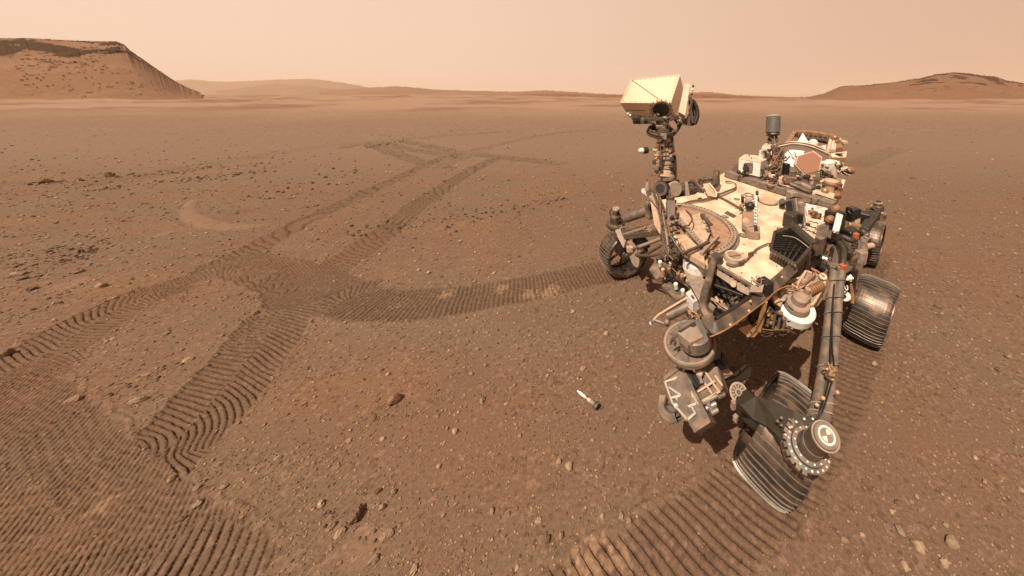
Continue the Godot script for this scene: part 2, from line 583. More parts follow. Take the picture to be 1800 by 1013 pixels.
func make_ground() -> void:
	var grain := grain_texture()
	var n_in := 1500
	# columns: dense where the plain is in view, coarse all the way round
	var az := PackedFloat32Array()
	for i in n_in:
		az.append(atan(lerpf(-3.35, 2.0, float(i) / (n_in - 1))))
	var a0 := az[0]
	var a1 := az[n_in - 1]
	for i in 40:
		az.append(a1 + (TAU - (a1 - a0)) * (i + 1) / 41.0)
	var cols := az.size()
	var ds := PackedFloat32Array()
	for i in 500:
		var py := lerpf(1045.0, 181.0, i / 499.0)
		ds.append(-P(SHIFT.x, py).z)
	while ds[ds.size() - 1] < 3200.0:
		ds.append(ds[ds.size() - 1] * 1.06)
	var rows := ds.size()
	var vs := PackedVector3Array()
	var cs := PackedColorArray()
	var uv := PackedVector2Array()
	vs.resize(rows * cols)
	cs.resize(rows * cols)
	uv.resize(rows * cols)
	var cosmin := cos(a0)
	for j in rows:
		var d := ds[j]
		for i in cols:
			var r := d / maxf(cos(az[i]), cosmin) if i < n_in else d / lerpf(cos(a1), cosmin, (i - n_in) / 40.0)
			var x := r * sin(az[i])
			var f := r * cos(az[i])
			var y := swell(x, f)
			var c := SOIL
			var t1 := tint.get_noise_2d(x * 0.55, f * 0.8)
			var t2 := tint.get_noise_2d(x * 0.16 + 300.0, f * 0.3)
			c = c.lerp(RED, clampf(t1 * 1.4 + 0.15, 0.0, 0.85))
			c = c.lerp(GREY, clampf(t2 * 1.6 + 0.1, 0.0, 0.55))
			if x < -1.2 and f < 9.0:
				c = c.lerp(OCHRE, clampf(tint.get_noise_2d(x * 0.4 + 90.0, f * 0.6) * 1.5 - 0.2, 0.0, 0.3))
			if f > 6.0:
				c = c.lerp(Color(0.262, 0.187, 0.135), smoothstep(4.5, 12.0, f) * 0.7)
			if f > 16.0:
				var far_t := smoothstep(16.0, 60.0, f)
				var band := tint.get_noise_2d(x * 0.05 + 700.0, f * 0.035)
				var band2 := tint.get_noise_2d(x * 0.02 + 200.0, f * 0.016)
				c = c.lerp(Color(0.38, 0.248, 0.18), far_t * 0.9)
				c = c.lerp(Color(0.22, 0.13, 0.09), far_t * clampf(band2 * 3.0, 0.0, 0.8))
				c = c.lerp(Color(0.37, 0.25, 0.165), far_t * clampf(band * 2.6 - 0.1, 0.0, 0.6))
			if f < 24.5:
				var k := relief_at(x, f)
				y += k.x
				c = c.lerp(DISTURBED_AND_SHADED, k.y * 0.82)
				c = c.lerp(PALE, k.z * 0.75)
				if f < 4.0:
					y += fine.get_noise_2d(x * 3.0, f * 3.0) * 0.0008 * (1.0 - k.z)
			var n := j * cols + i
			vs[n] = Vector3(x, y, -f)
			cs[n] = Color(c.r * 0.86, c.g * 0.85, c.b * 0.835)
			uv[n] = Vector2(x, f)
	var ids := PackedInt32Array()
	ids.resize((rows - 1) * cols * 6)
	var q := 0
	for j in rows - 1:
		for i in cols:
			var a := j * cols + i
			var b := j * cols + (i + 1) % cols
			ids[q] = a
			ids[q + 1] = a + cols
			ids[q + 2] = b + cols
			ids[q + 3] = a
			ids[q + 4] = b + cols
			ids[q + 5] = b
			q += 6
	# normals
	var ns := PackedVector3Array()
	ns.resize(vs.size())
	for j in rows:
		for i in cols:
			var n := j * cols + i
			var e := vs[n + 1 if i + 1 < cols else n] - vs[n - 1 if i > 0 else n]
			var g := vs[n + cols if j + 1 < rows else n] - vs[n - cols if j > 0 else n]
			var w := e.cross(g)
			ns[n] = w.normalized() if w.y > 0.0 else -w.normalized()
	# near soil carries fine relief, far soil is smooth
	var split := 0
	while ds[split] < 15.0:
		split += 1
	var cut := split * cols * 6
	var mesh := ArrayMesh.new()
	for k in 2:
		var arr := []
		arr.resize(Mesh.ARRAY_MAX)
		var v0 := split * cols if k == 1 else 0
		var v1 := rows * cols if k == 1 else (split + 1) * cols
		var va := vs.slice(v0, v1)
		var na := ns.slice(v0, v1)
		var ca := cs.slice(v0, v1)
		var ua := uv.slice(v0, v1)
		var ia := ids.slice(cut, (rows - 1) * cols * 6) if k == 1 else ids.slice(0, cut)
		if k == 1:
			for i in ia.size():
				ia[i] -= v0
		else:
			va.append(Vector3.ZERO)
			na.append(Vector3.UP)
			ca.append(SOIL * 0.8)
			ua.append(Vector2.ZERO)
			for i in cols:
				ia.append_array([va.size() - 1, i, (i + 1) % cols])
		arr[Mesh.ARRAY_VERTEX] = va
		arr[Mesh.ARRAY_NORMAL] = na
		arr[Mesh.ARRAY_COLOR] = ca
		arr[Mesh.ARRAY_TEX_UV] = ua
		arr[Mesh.ARRAY_INDEX] = ia
		mesh.add_surface_from_arrays(Mesh.PRIMITIVE_TRIANGLES, arr)
		var m := StandardMaterial3D.new()
		m.resource_name = ["soil", "far_soil"][k]
		m.vertex_color_use_as_albedo = true
		m.roughness = 0.95
		m.metallic_specular = 0.15
		m.albedo_texture = grain
		m.uv1_scale = Vector3(0.41, 0.41, 1) if k == 0 else Vector3(0.07, 0.07, 1)
		if k == 0:
			m.heightmap_enabled = true
			m.heightmap_texture = gravel_texture()
			m.heightmap_scale = 0.03
		mesh.surface_set_material(k, m)
	var o := top("ground", mesh, null)
	tag(o, "rust brown gravelly plain crossed by curving wheel tracks", "", "", "structure")

func grain_texture() -> Texture2D:
	var n := FastNoiseLite.new()
	n.noise_type = FastNoiseLite.TYPE_SIMPLEX_SMOOTH
	n.frequency = 0.11
	n.fractal_octaves = 5
	n.fractal_gain = 0.72
	n.seed = 21
	var a := n.get_seamless_image(1024, 1024)
	n.noise_type = FastNoiseLite.TYPE_CELLULAR
	n.cellular_return_type = FastNoiseLite.RETURN_CELL_VALUE
	n.fractal_type = FastNoiseLite.FRACTAL_NONE
	n.frequency = 0.12
	var b := n.get_seamless_image(1024, 1024)
	var pa := a.get_data()
	var pb := b.get_data()
	var out := PackedByteArray()
	out.resize(1024 * 1024 * 3)
	for i in 1024 * 1024:
		var v := 0.84 + (pa[i] / 255.0 - 0.5) * 0.26
		var c := pb[i] / 255.0
		if c > 0.9:
			v += 0.09
		elif c < 0.08:
			v -= 0.09
		v = clampf(v, 0.0, 1.0)
		out[i * 3] = int(v * 255)
		out[i * 3 + 1] = int(clampf(v * 0.995, 0, 1) * 255)
		out[i * 3 + 2] = int(clampf(v * (1.0 if c < 0.9 else 1.03), 0, 1) * 255)
	return ImageTexture.create_from_image(Image.create_from_data(1024, 1024, false, Image.FORMAT_RGB8, out))

func gravel_texture() -> Texture2D:
	var n := FastNoiseLite.new()
	n.noise_type = FastNoiseLite.TYPE_CELLULAR
	n.cellular_return_type = FastNoiseLite.RETURN_DISTANCE
	n.fractal_type = FastNoiseLite.FRACTAL_FBM
	n.fractal_octaves = 3
	n.fractal_gain = 0.6
	n.frequency = 0.2
	n.seed = 5
	var a := n.get_seamless_image(1024, 1024)
	n.noise_type = FastNoiseLite.TYPE_SIMPLEX_SMOOTH
	n.frequency = 0.012
	n.fractal_octaves = 5
	var b := n.get_seamless_image(1024, 1024)
	var pa := a.get_data()
	var pb := b.get_data()
	for i in pa.size():
		pa[i] = clampi(int((255 - pa[i]) * 0.55 + pb[i] * 0.45), 0, 255)
	return ImageTexture.create_from_image(Image.create_from_data(1024, 1024, false, a.get_format(), pa))

# ---------------------------------------------------------------- stones
var stone_meshes := []

func make_stone_mesh(nseed: int, sub: int, flat: float, jag: float) -> ArrayMesh:
	var n := FastNoiseLite.new()
	n.seed = nseed
	n.frequency = 0.8
	n.fractal_octaves = 3
	var rows := 4 + sub * 3
	var cols := 7 + sub * 4
	var ring := []
	for i in rows + 1:
		var line := []
		var a := PI * i / rows
		for k in cols:
			var t := TAU * k / cols
			var p := Vector3(sin(a) * cos(t), cos(a), sin(a) * sin(t))
			var v := 1.0 + n.get_noise_3dv(p * 1.3) * jag
			# flat facets: cut by a few planes
			for c in 7:
				var h := hash(nseed * 31 + c)
				var dir := Vector3(float(h % 97) / 48.0 - 1.0, float(h / 97 % 89) / 44.0 - 1.0, float(h / 8633 % 83) / 41.0 - 1.0).normalized()
				var lim := 0.66 + 0.2 * float(h / 716539 % 10) / 10.0
				var dd := (p * v).dot(dir)
				if dd > lim:
					v *= lim / dd
			line.append(p * v * Vector3(1.0, flat, 0.78))
		ring.append(line)
	var s := Shape.new()
	for i in rows:
		for k in cols:
			var j := (k + 1) % cols
			s.quad(ring[i][k], ring[i + 1][k], ring[i + 1][j], ring[i][j], -1 if sub < 2 else 1)
	return s.done()

func stone_material(called: String, c: Color) -> StandardMaterial3D:
	var m := StandardMaterial3D.new()
	m.resource_name = called
	m.albedo_color = (c.srgb_to_linear() * 0.8).linear_to_srgb()
	m.roughness = 0.9
	m.metallic_specular = 0.2
	m.uv1_triplanar = true
	m.uv1_scale = Vector3.ONE * 1.4
	m.albedo_texture = grime
	m.detail_enabled = true
	m.detail_albedo = dust_light
	M[called] = m
	return m

const TONES := [["stone_tan", "tan"], ["stone_pale", "pale"], ["stone_grey", "grey"], ["stone_dark", "dark"], ["stone_red", "reddish"], ["stone_cream", "cream"], ["stone_buff", "buff"]]

func put_stone(px: float, py: float, length: float, tone: int, label: String, group := "", shape := -1, tilt := 0.0, squat := 1.0, called := "stone") -> MeshInstance3D:
	var g := P(px, py)
	var x := g.x
	var d := -g.z
	return lay_stone(x, d, length, tone, label, group, shape, tilt, squat, called)

func lay_stone(x: float, d: float, length: float, tone: int, label: String, group := "", shape := -1, tilt := 0.0, squat := 1.0, called := "stone") -> MeshInstance3D:
	var k := shape if shape >= 0 else rng.randi() % stone_meshes.size()
	var o := top(called, stone_meshes[k], M[TONES[tone][0]])
	var b := Basis(Vector3.UP, rng.randf() * TAU) * Basis(Vector3.RIGHT, tilt + rng.randf_range(-0.25, 0.25))
	var s := length * 0.43
	squat *= 1.2
	o.basis = b.scaled_local(Vector3(s, s * squat, s * rng.randf_range(0.85, 1.1)))
	o.position = Vector3(x, ground_y(x, d) + s * 0.22 * squat, -d)
	tag(o, label, "stone", group)
	return o

func make_stones() -> void:
	for i in 8:
		stone_meshes.append(make_stone_mesh(100 + i * 7, 1 if i < 6 else 2, [0.75, 0.6, 0.8, 0.65, 0.7, 0.85, 0.7, 0.75][i], [0.5, 0.6, 0.4, 0.7, 0.5, 0.6, 0.6, 0.8][i]))
	stone_material("stone_tan", col(0.27, 0.18, 0.125))
	stone_material("stone_pale", col(0.34, 0.25, 0.18))
	stone_material("stone_grey", col(0.23, 0.175, 0.13))
	stone_material("stone_dark", col(0.09, 0.065, 0.048))
	stone_material("stone_red", col(0.19, 0.10, 0.065))
	stone_material("stone_cream", col(0.40, 0.30, 0.20))
	stone_material("stone_buff", col(0.24, 0.155, 0.105))
	# stones one can name: pixel, length, tone, label
	for s in [
		[693, 710, 0.10, 4, "rounded reddish rock with a pitted surface alone on open soil"],
		[800, 762, 0.047, 5, "knobbly cream rock with a small flat one against its left side"],
		[786, 757, 0.028, 0, "small flat tan stone touching the knobbly cream rock"],
		[847, 705, 0.045, 2, "grey angular stone right of the reddish pitted rock"],
		[679, 946, 0.062, 2, "large rounded grey rock with a split right side near the bottom edge"],
		[627, 912, 0.085, 3, "long upright dark ribbed rock half buried near the bottom edge"],
		[598, 941, 0.052, 1, "pale smooth oval stone left of the dark ribbed rock"],
		[583, 929, 0.045, 2, "hollowed grey stone with a dark notch left of the dark ribbed rock"],
		[566, 889, 0.043, 5, "flat cream diamond stone up and left of the dark ribbed rock"],
		[490, 809, 0.036, 5, "small cream stone on reddish soil in the lower middle"],
		[614, 779, 0.036, 1, "pale squarish chip below the reddish pitted rock"],
		[673, 776, 0.034, 1, "pale tilted chip below right of the reddish pitted rock"],
		[693, 868, 0.036, 2, "upright grey stone with a dark right face on a bare patch"],
		[665, 867, 0.034, 3, "thin dark upright stone on the bare patch"],
		[674, 895, 0.036, 2, "grey teardrop stone below the two upright ones"],
		[658, 985, 0.045, 2, "grey wedge stone with a black end at the bottom edge"],
		[729, 1003, 0.042, 1, "pale square stone at the bottom edge"],
		[865, 900, 0.036, 2, "grey stone with a shaded right end in the lower middle"],
		[1001, 824, 0.055, 1, "broad flat pale stone below the dropped tube"],
		[981, 815, 0.04, 1, "elongated pale chip beside the broad flat stone"],
		[1059, 911, 0.032, 1, "pale pointed stone near the edge of the front wheel trail"],
		[1092, 909, 0.036, 2, "grey stone with a black upper right side near the front wheel trail"],
		[1106, 916, 0.032, 2, "smooth greenish grey pebble at the edge of the front wheel trail"],
		[986, 944, 0.036, 2, "grey stone right of a small group of upright stones"],
		[962, 950, 0.036, 3, "black upright splinter of rock in the lower middle"],
		[946, 918, 0.036, 1, "pale lumpy stone in the lower middle"],
		[754, 482, 0.10, 5, "long cream slab stone above the cross track"],
		[868, 479, 0.085, 5, "blocky cream stone at the upper edge of the cross track"],
		[817, 491, 0.05, 0, "tan stone by the upper edge of the cross track"],
		[1022, 518, 0.05, 1, "pale lumpy stone below the cross track"],
		[1008, 550, 0.055, 1, "second pale lumpy stone below the cross track"],
		[1003, 532, 0.06, 2, "grey rounded stone half buried below the cross track"],
		[997, 657, 0.045, 2, "grey stone left of the dropped tube"],
		[1024, 649, 0.05, 1, "pale triangular stone above the dropped tube"],
		[970, 653, 0.035, 0, "tan rounded stone up and left of the dropped tube"],
		[1066, 588, 0.055, 1, "pale flat stone midway between tube and rover front"],
		[618, 398, 0.16, 3, "long dark stone lying flat left of the straight track"],
		[143, 443, 0.19, 3, "upright black stone with a rough face on the left plain"],
		[134, 414, 0.17, 2, "grey split stone above the black stones on the left plain"],
		[36, 483, 0.14, 2, "pale grey stone with a dark one in front of it at far left"],
		[42, 490, 0.14, 3, "dark rounded stone in front of a grey one at far left"],
		[56, 509, 0.14, 3, "dark rock with a pointed end at the left edge"],
		[215, 388, 0.14, 3, "single flat dark stone on tan soil at left"],
		[193, 311, 0.55, 3, "dark rock with a spread base on the old track at left"],
		[79, 323, 0.5, 3, "dark notched rock on the old track at far left"],
		[138, 478, 0.16, 0, "flat tan slab on the left plain"],
		[178, 505, 0.17, 0, "long tan slab on edge beside the chevron track"],
		[331, 635, 0.065, 5, "small bright cream stone between the two left tracks"],
		[128, 706, 0.07, 0, "tan block above the lower left trail"],
		[236, 706, 0.06, 2, "grey rounded stone between the left tracks"],
		[250, 703, 0.06, 2, "second grey rounded stone between the left tracks"],
		[10, 620, 0.085, 3, "dark elongated stone at the left edge beside the chevron track"],
		[350, 886, 0.042, 2, "smooth grey bean shaped stone right of the lower left trail"],
		[347, 861, 0.036, 2, "grey tilted stone above the bean shaped stone"],
		[396, 859, 0.036, 2, "grey stone right of the bean shaped stone"],
		[322, 911, 0.036, 3, "dark upright stone below the bean shaped stone"],
		[430, 908, 0.036, 0, "tan pebble right of the bean shaped stone"],
		[301, 843, 0.042, 2, "grey stone at the end of the left track pair"],
		[1671, 956, 0.06, 2, "grey flat stone with a second lobe in the lower right"],
		[1615, 961, 0.055, 1, "pale pear shaped stone in the lower right"],
		[1583, 936, 0.05, 2, "grey wedge with a dark lower end in the lower right"],
		[1485, 951, 0.04, 0, "flat tan stone below the front wheel"],
		[1516, 943, 0.03, 1, "small pale stone right of the flat tan stone"],
		[1578, 885, 0.036, 3, "thin dark splinter on the lower right plain"],
		[1568, 901, 0.026, 5, "bright cream pebble below the dark splinter"],
		[1612, 875, 0.03, 1, "pale stone right of the dark splinter"],
		[1714, 806, 0.03, 5, "round cream pebble on the right plain"],
		[1662, 924, 0.03, 2, "greyish stone above the grey flat stone in lower right"],
		[1730, 848, 0.032, 0, "tan stone with a dark lower side at right"],
		[1795, 863, 0.032, 1, "pale angular stone at the right edge"],
		[1590, 996, 0.04, 1, "pale stone at the bottom edge in the lower right"],
		[1660, 990, 0.045, 1, "elongated pale stone at the bottom edge"],
		[1537, 640, 0.045, 1, "pale two lobed stone below the middle wheel"],
		[1590, 640, 0.04, 0, "round tan stone right of the middle wheel trail"],
		[1773, 629, 0.05, 0, "tan upright stone on the right plain"],
		[1754, 650, 0.05, 3, "dark stone on the right plain"],
		[1791, 524, 0.09, 3, "dark curved stone at the right edge"],
		[1648, 541, 0.07, 3, "flat dark stone on the plain right of the middle wheel"],
		[1403, 693, 0.028, 1, "pale stone in the sunlit gap under the rover"]]:
		labels_used[s[4]] = true
		put_stone(s[0], s[1], (0.9 if s[3] == 4 else 1.0) * s[2] * (0.42 if s[1] < 450 else 0.6 if s[1] < 535 else 1.0), s[3], s[4], "", 7 if s[3] == 4 else -1, 0.0, 1.35 if s[3] == 4 or "upright" in s[4] else 1.0, "rock" if s[2] > 0.11 else "stone")
	# loose stones scattered on the near plain, each by where it lies
	var tube := P(1036, 702)
	var marks := [["the dropped tube", tube], ["the reddish rock", P(693, 710)], ["the cream slab", P(754, 482)], ["the bright cream stone", P(331, 635)], ["the dark ribbed rock", P(627, 912)], ["the front wheel", P(1385, 830)], ["the middle wheel", P(1525, 570)], ["the pear shaped stone", P(1615, 961)], ["the black rough stone", P(143, 443)], ["the knobbly cream rock", P(800, 762)], ["the broad flat stone", P(1001, 824)], ["the bean shaped stone", P(350, 886)], ["the round cream pebble", P(1714, 806)], ["the long dark stone", P(618, 398)]]
	var looks := ["lumpy", "flat", "rounded", "jagged", "angular", "blocky", "smooth", "knobbly"]
	var made := 0
	var tries := 0
	while made < 190 and tries < 9000:
		tries += 1
		var px := rng.randf_range(5, 1795)
		var py := lerpf(1005.0, 400.0, pow(rng.randf(), 1.25))
		var g := P(px, py)
		var x := g.x
		var d := -g.z
		if relief_at(x, d).y > 0.15 or near_rover(x, d):
			continue
		if px > 1480 and rng.randf() < 0.45:
			continue
		var size := S(rng.randf_range(5.0, 9.0) * (1.0 if rng.randf() < 0.85 else 1.3), g)
		size = minf(size, 0.12) * (0.75 if px < 520 and py > 760 else 1.0)
		var tone: int = [0, 0, 0, 1, 1, 2, 2, 6, 6, 6, 3, 5][rng.randi() % 12]
		var shape := rng.randi() % 8
		var best: Array = marks[0]
		for k in marks:
			if k[1].distance_to(g) < best[1].distance_to(g):
				best = k
		var off: Vector3 = g - best[1]
		if off.length() < 0.05:
			continue
		var way := "straight left of" if off.x < 0 else "straight right of"
		if absf(off.z) > absf(off.x) * 0.4:
			way = "%s %s" % ["beyond" if off.z < 0 else "in front of", "and left of" if off.x < 0 else "and right of"]
		if absf(off.z) > absf(off.x) * 2.4:
			way = "straight beyond" if off.z < 0 else "straight in front of"
		var reach := "close" if off.length() < 0.25 else "a step" if off.length() < 0.6 else "well" if off.length() < 1.2 else "far"
		var lab := "%s %s %s lying %s %s %s" % [TONES[tone][1], looks[shape], "chip" if size < 0.026 else "pebble" if size < 0.045 else "stone", reach, way, best[0]]
		if labels_used.has(lab):
			continue
		labels_used[lab] = true
		lay_stone(x, d, size, tone, lab, "loose stones scattered on the plain", shape)
		made += 1
	# gravel: nobody could count it
	for lot in [["gravel", 40000, 1.2, 6.5, "pale and brown gravel grains strewn over the near plain"], ["dark_gravel", 7000, 1.3, 4.2, "dark grit and small stones strewn over the plain"]]:
		var spots := []
		var rubble := rubble_spots() if lot[0] == "dark_gravel" else []
		var colors := []
		var guard := 0
		while spots.size() < lot[1] and guard < 500000:
			guard += 1
			var px := rng.randf_range(-40, 1840)
			var py := lerpf(1030.0, 225.0, pow(rng.randf(), 1.1))
			if rng.randf() > smoothstep(205.0, 350.0, py) or px > 1250 and rng.randf() < 0.35:
				continue
			var g := P(px, py)
			var x := g.x
			var d := -g.z
			var k := relief_at(x, d)
			if spots.size() >= rubble.size() and k.y > 0.15 and rng.randf() < 0.95 or k.z > 0.1 and rng.randf() < 0.8:
				continue
			var thick := tint.get_noise_2d(x * 1.6 + 40.0, d * 1.6) * 0.5 + 0.5
			if lot[0] == "dark_gravel":
				thick = smoothstep(0.5, 0.85, thick) + 0.09
				if px > 1300:
					thick *= 0.3
			elif rng.randf() > 0.25 + thick:
				continue
			if lot[0] == "dark_gravel" and rng.randf() > thick:
				continue
			if lot[0] == "dark_gravel" and spots.size() < rubble.size():
				px = rubble[spots.size()].x
				py = rubble[spots.size()].y
				g = P(px, py)
				x = g.x
				d = -g.z
				k = relief_at(x, d)
				lot[2] = 2.0
				lot[3] = 8.0
			elif lot[0] == "dark_gravel":
				lot[2] = 1.3
				lot[3] = 4.6
			var px_size: float = lot[2] + (lot[3] - lot[2]) * pow(rng.randf(), 9.0 if lot[0] == "gravel" else 4.0)
			var s := minf(S(px_size, g), 0.09) * 0.5
			var b := Basis(Vector3.UP, rng.randf() * TAU).scaled_local(Vector3(s, s * rng.randf_range(0.6, 1.0), s))
			spots.append(Transform3D(b, Vector3(x, swell(x, d) + k.x + s * 0.25, -d)))
			if lot[0] == "gravel":
				var v := rng.randf()
				var big := smoothstep(2.0, 5.0, px_size)
				var c := Color(0.155, 0.098, 0.065).lerp(Color(0.265, 0.185, 0.125), v * lerpf(v, 1.0, big * 0.7))
				if rng.randf() < 0.14:
					c = Color(0.085, 0.06, 0.045)
				colors.append(c)
			else:
				colors.append(Color(0.045, 0.032, 0.025).lerp(Color(0.13, 0.085, 0.06), rng.randf()))
		var mm := MultiMesh.new()
		mm.transform_format = MultiMesh.TRANSFORM_3D
		mm.use_colors = true
		mm.mesh = make_stone_mesh(900, 0, 0.7, 0.6)
		mm.instance_count = spots.size()
		for i in spots.size():
			mm.set_instance_transform(i, spots[i])
			mm.set_instance_color(i, colors[i])
		var o := MultiMeshInstance3D.new()
		o.name = lot[0]
		o.multimesh = mm
		var gm := StandardMaterial3D.new()
		gm.resource_name = lot[0]
		gm.vertex_color_use_as_albedo = true
		gm.roughness = 0.95
		gm.metallic_specular = 0.15
		o.material_override = gm
		add_child(o)
		tag(o, lot[4], "gravel", "", "stuff")

# bands and heaps of dark rubble on the left and middle plain
func rubble_spots() -> Array:
	var out := []
	for b in [[40, 326, 460, 288, 4.0, 130], [150, 338, 480, 300, 4.0, 110], [20, 470, 200, 420, 22.0, 170], [90, 462, 175, 438, 9.0, 90], [600, 412, 850, 372, 14.0, 130], [720, 410, 1000, 345, 22.0, 110], [640, 262, 720, 245, 3.0, 30], [860, 372, 1000, 352, 8.0, 50], [450, 350, 640, 300, 16.0, 70], [180, 690, 330, 640, 16.0, 60], [330, 870, 420, 800, 20.0, 60], [560, 900, 700, 960, 30.0, 60], [880, 900, 1000, 960, 20.0, 40], [20, 560, 120, 520, 12.0, 50]]:
		for i in b[5]:
			var t := rng.randf()
			out.append(Vector2(lerpf(b[0], b[2], t) + rng.randfn() * 8.0, lerpf(b[1], b[3], t) + rng.randfn() * b[4] * 0.5))
	return out

func near_rover(x: float, d: float) -> bool:
	for w in [Vector2(0.68, 1.07), Vector2(1.75, 2.03), Vector2(2.61, 3.14), Vector2(-0.17, 2.94)]:
		if Vector2(x, d).distance_to(w) < 0.36:
			return true
	return false

# ---------------------------------------------------------------- hills
func ridge(called: String, label: String, sky: Array, foot: float, dist: float, back: float, base_row: float, steep: float, tone: Color, rock: Color, rough: float, cols: int, bands: Array) -> MeshInstance3D:
	# a hill whose crest follows sky (pixel column, pixel row) at distance dist; its foot lies at distance foot
	var n := FastNoiseLite.new()
	n.seed = int(dist) + 3
	n.frequency = 0.02
	n.fractal_octaves = 5
	var x0: float = sky[0][0]
	var x1: float = sky[-1][0]
	var rows := 96
	var vs := PackedVector3Array()
	var cs := PackedColorArray()
	var ids := PackedInt32Array()
	# the crest line smoothed out: what the lower slopes follow
	var broad := []
	for i in cols + 1:
		var sum := 0.0
		for o in range(-6, 7):
			var px := clampf(lerpf(x0, x1, float(i) / cols) + o * (x1 - x0) * 0.011, x0, x1)
			var k := 0
			while k < sky.size() - 2 and px > sky[k + 1][0]:
				k += 1
			sum += lerpf(sky[k][1], sky[k + 1][1], clampf((px - sky[k][0]) / (sky[k + 1][0] - sky[k][0]), 0.0, 1.0)) / 13.0
		broad.append(sum)
	for i in cols + 1:
		var px := lerpf(x0, x1, float(i) / cols)
		var k := 0
		while k < sky.size() - 2 and px > sky[k + 1][0]:
			k += 1
		var t := clampf((px - sky[k][0]) / (sky[k + 1][0] - sky[k][0]), 0.0, 1.0)
		var py := lerpf(sky[k][1], sky[k + 1][1], t) + n.get_noise_1d(px * 9.0) * rough
		var crest := Q(px, py, dist)
		var dir := Vector2(crest.x, crest.z).normalized()
		var cd := Vector2(crest.x, crest.z).length()
		var low := swell(Q(px, base_row, foot).x, -Q(px, base_row, foot).z) - 0.6
		var fd := Vector2(Q(px, base_row, foot).x, Q(px, base_row, foot).z).length()
		for j in rows + 1:
			var v := float(j) / rows
			var r := 0.0
			var y := 0.0
			if v < 0.8:
				var q := v / 0.8
				r = lerpf(fd, cd, q)
				var rise := pow(q, steep)
				y = lerpf(low, lerpf(minf(Q(px, broad[i], dist).y, crest.y), crest.y, smoothstep(0.45, 1.0, q)), rise)
			else:
				var q := (v - 0.8) / 0.2
				r = cd + back * q
				y = lerpf(crest.y, low, q * q)
			var here := Vector3(dir.x * r, y, dir.y * r) * (230.0 / dist)
			var w := n.get_noise_3dv(here * 0.5)
			var hgt := crest.y - low
			y += w * hgt * 0.035 * sin(v * PI)
			var rel := (y - low) / maxf(hgt, 0.01)
			var c := tone.lerp(tone * 1.18, clampf(n.get_noise_3dv(here * 0.8 + Vector3(90, 0, 0)) * 1.5 + 0.3, 0.0, 1.0))
			for b in bands:
				# a ledge of dark rock: from column, to column, relative height at both ends, thickness at both ends
				if px > b[0] and px < b[1] and v < 0.82:
					var f: float = (px - b[0]) / (b[1] - b[0])
					var mid := lerpf(b[2], b[3], f)
					var th := lerpf(b[4], b[5], f)
					var e := absf(rel - mid + n.get_noise_3dv(here * Vector3(4.0, 3.0, 4.0) + Vector3(0, b[2] * 500.0, 0)) * 0.09) / th
					var grain: float = n.get_noise_3dv(here * (Vector3(9.0, 9.0, 9.0) if b[6] > 0.2 else Vector3(3.0, 10.0, 3.0)) + Vector3(0, 40.0, 0))
					if e < 1.0 and grain > b[6]:
						c = rock * (0.8 + 0.6 * absf(grain))
						r -= hgt * 0.10 * (1.0 - e)
			c = c * 0.8
			c.a = 1.0
			vs.append(Vector3(dir.x * r, y, dir.y * r))
			cs.append(c)
			if i < cols and j < rows:
				var a := i * (rows + 1) + j
				ids.append_array([a, a + 1, a + rows + 2, a, a + rows + 2, a + rows + 1])
	var arr := []
	arr.resize(Mesh.ARRAY_MAX)
	arr[Mesh.ARRAY_VERTEX] = vs
	arr[Mesh.ARRAY_COLOR] = cs
	arr[Mesh.ARRAY_INDEX] = ids
	var am := ArrayMesh.new()
	am.add_surface_from_arrays(Mesh.PRIMITIVE_TRIANGLES, arr)
	var st := SurfaceTool.new()
	st.create_from(am, 0)
	st.generate_normals()
	var m := StandardMaterial3D.new()
	m.resource_name = called
	m.vertex_color_use_as_albedo = true
	m.roughness = 1.0
	m.metallic_specular = 0.1
	m.albedo_texture = grime
	m.uv1_triplanar = true
	m.uv1_world_triplanar = true
	m.uv1_scale = Vector3.ONE * 12.0 / dist
	var o := top(called, st.commit(), m)
	tag(o, label, "", "", "structure")
	return o

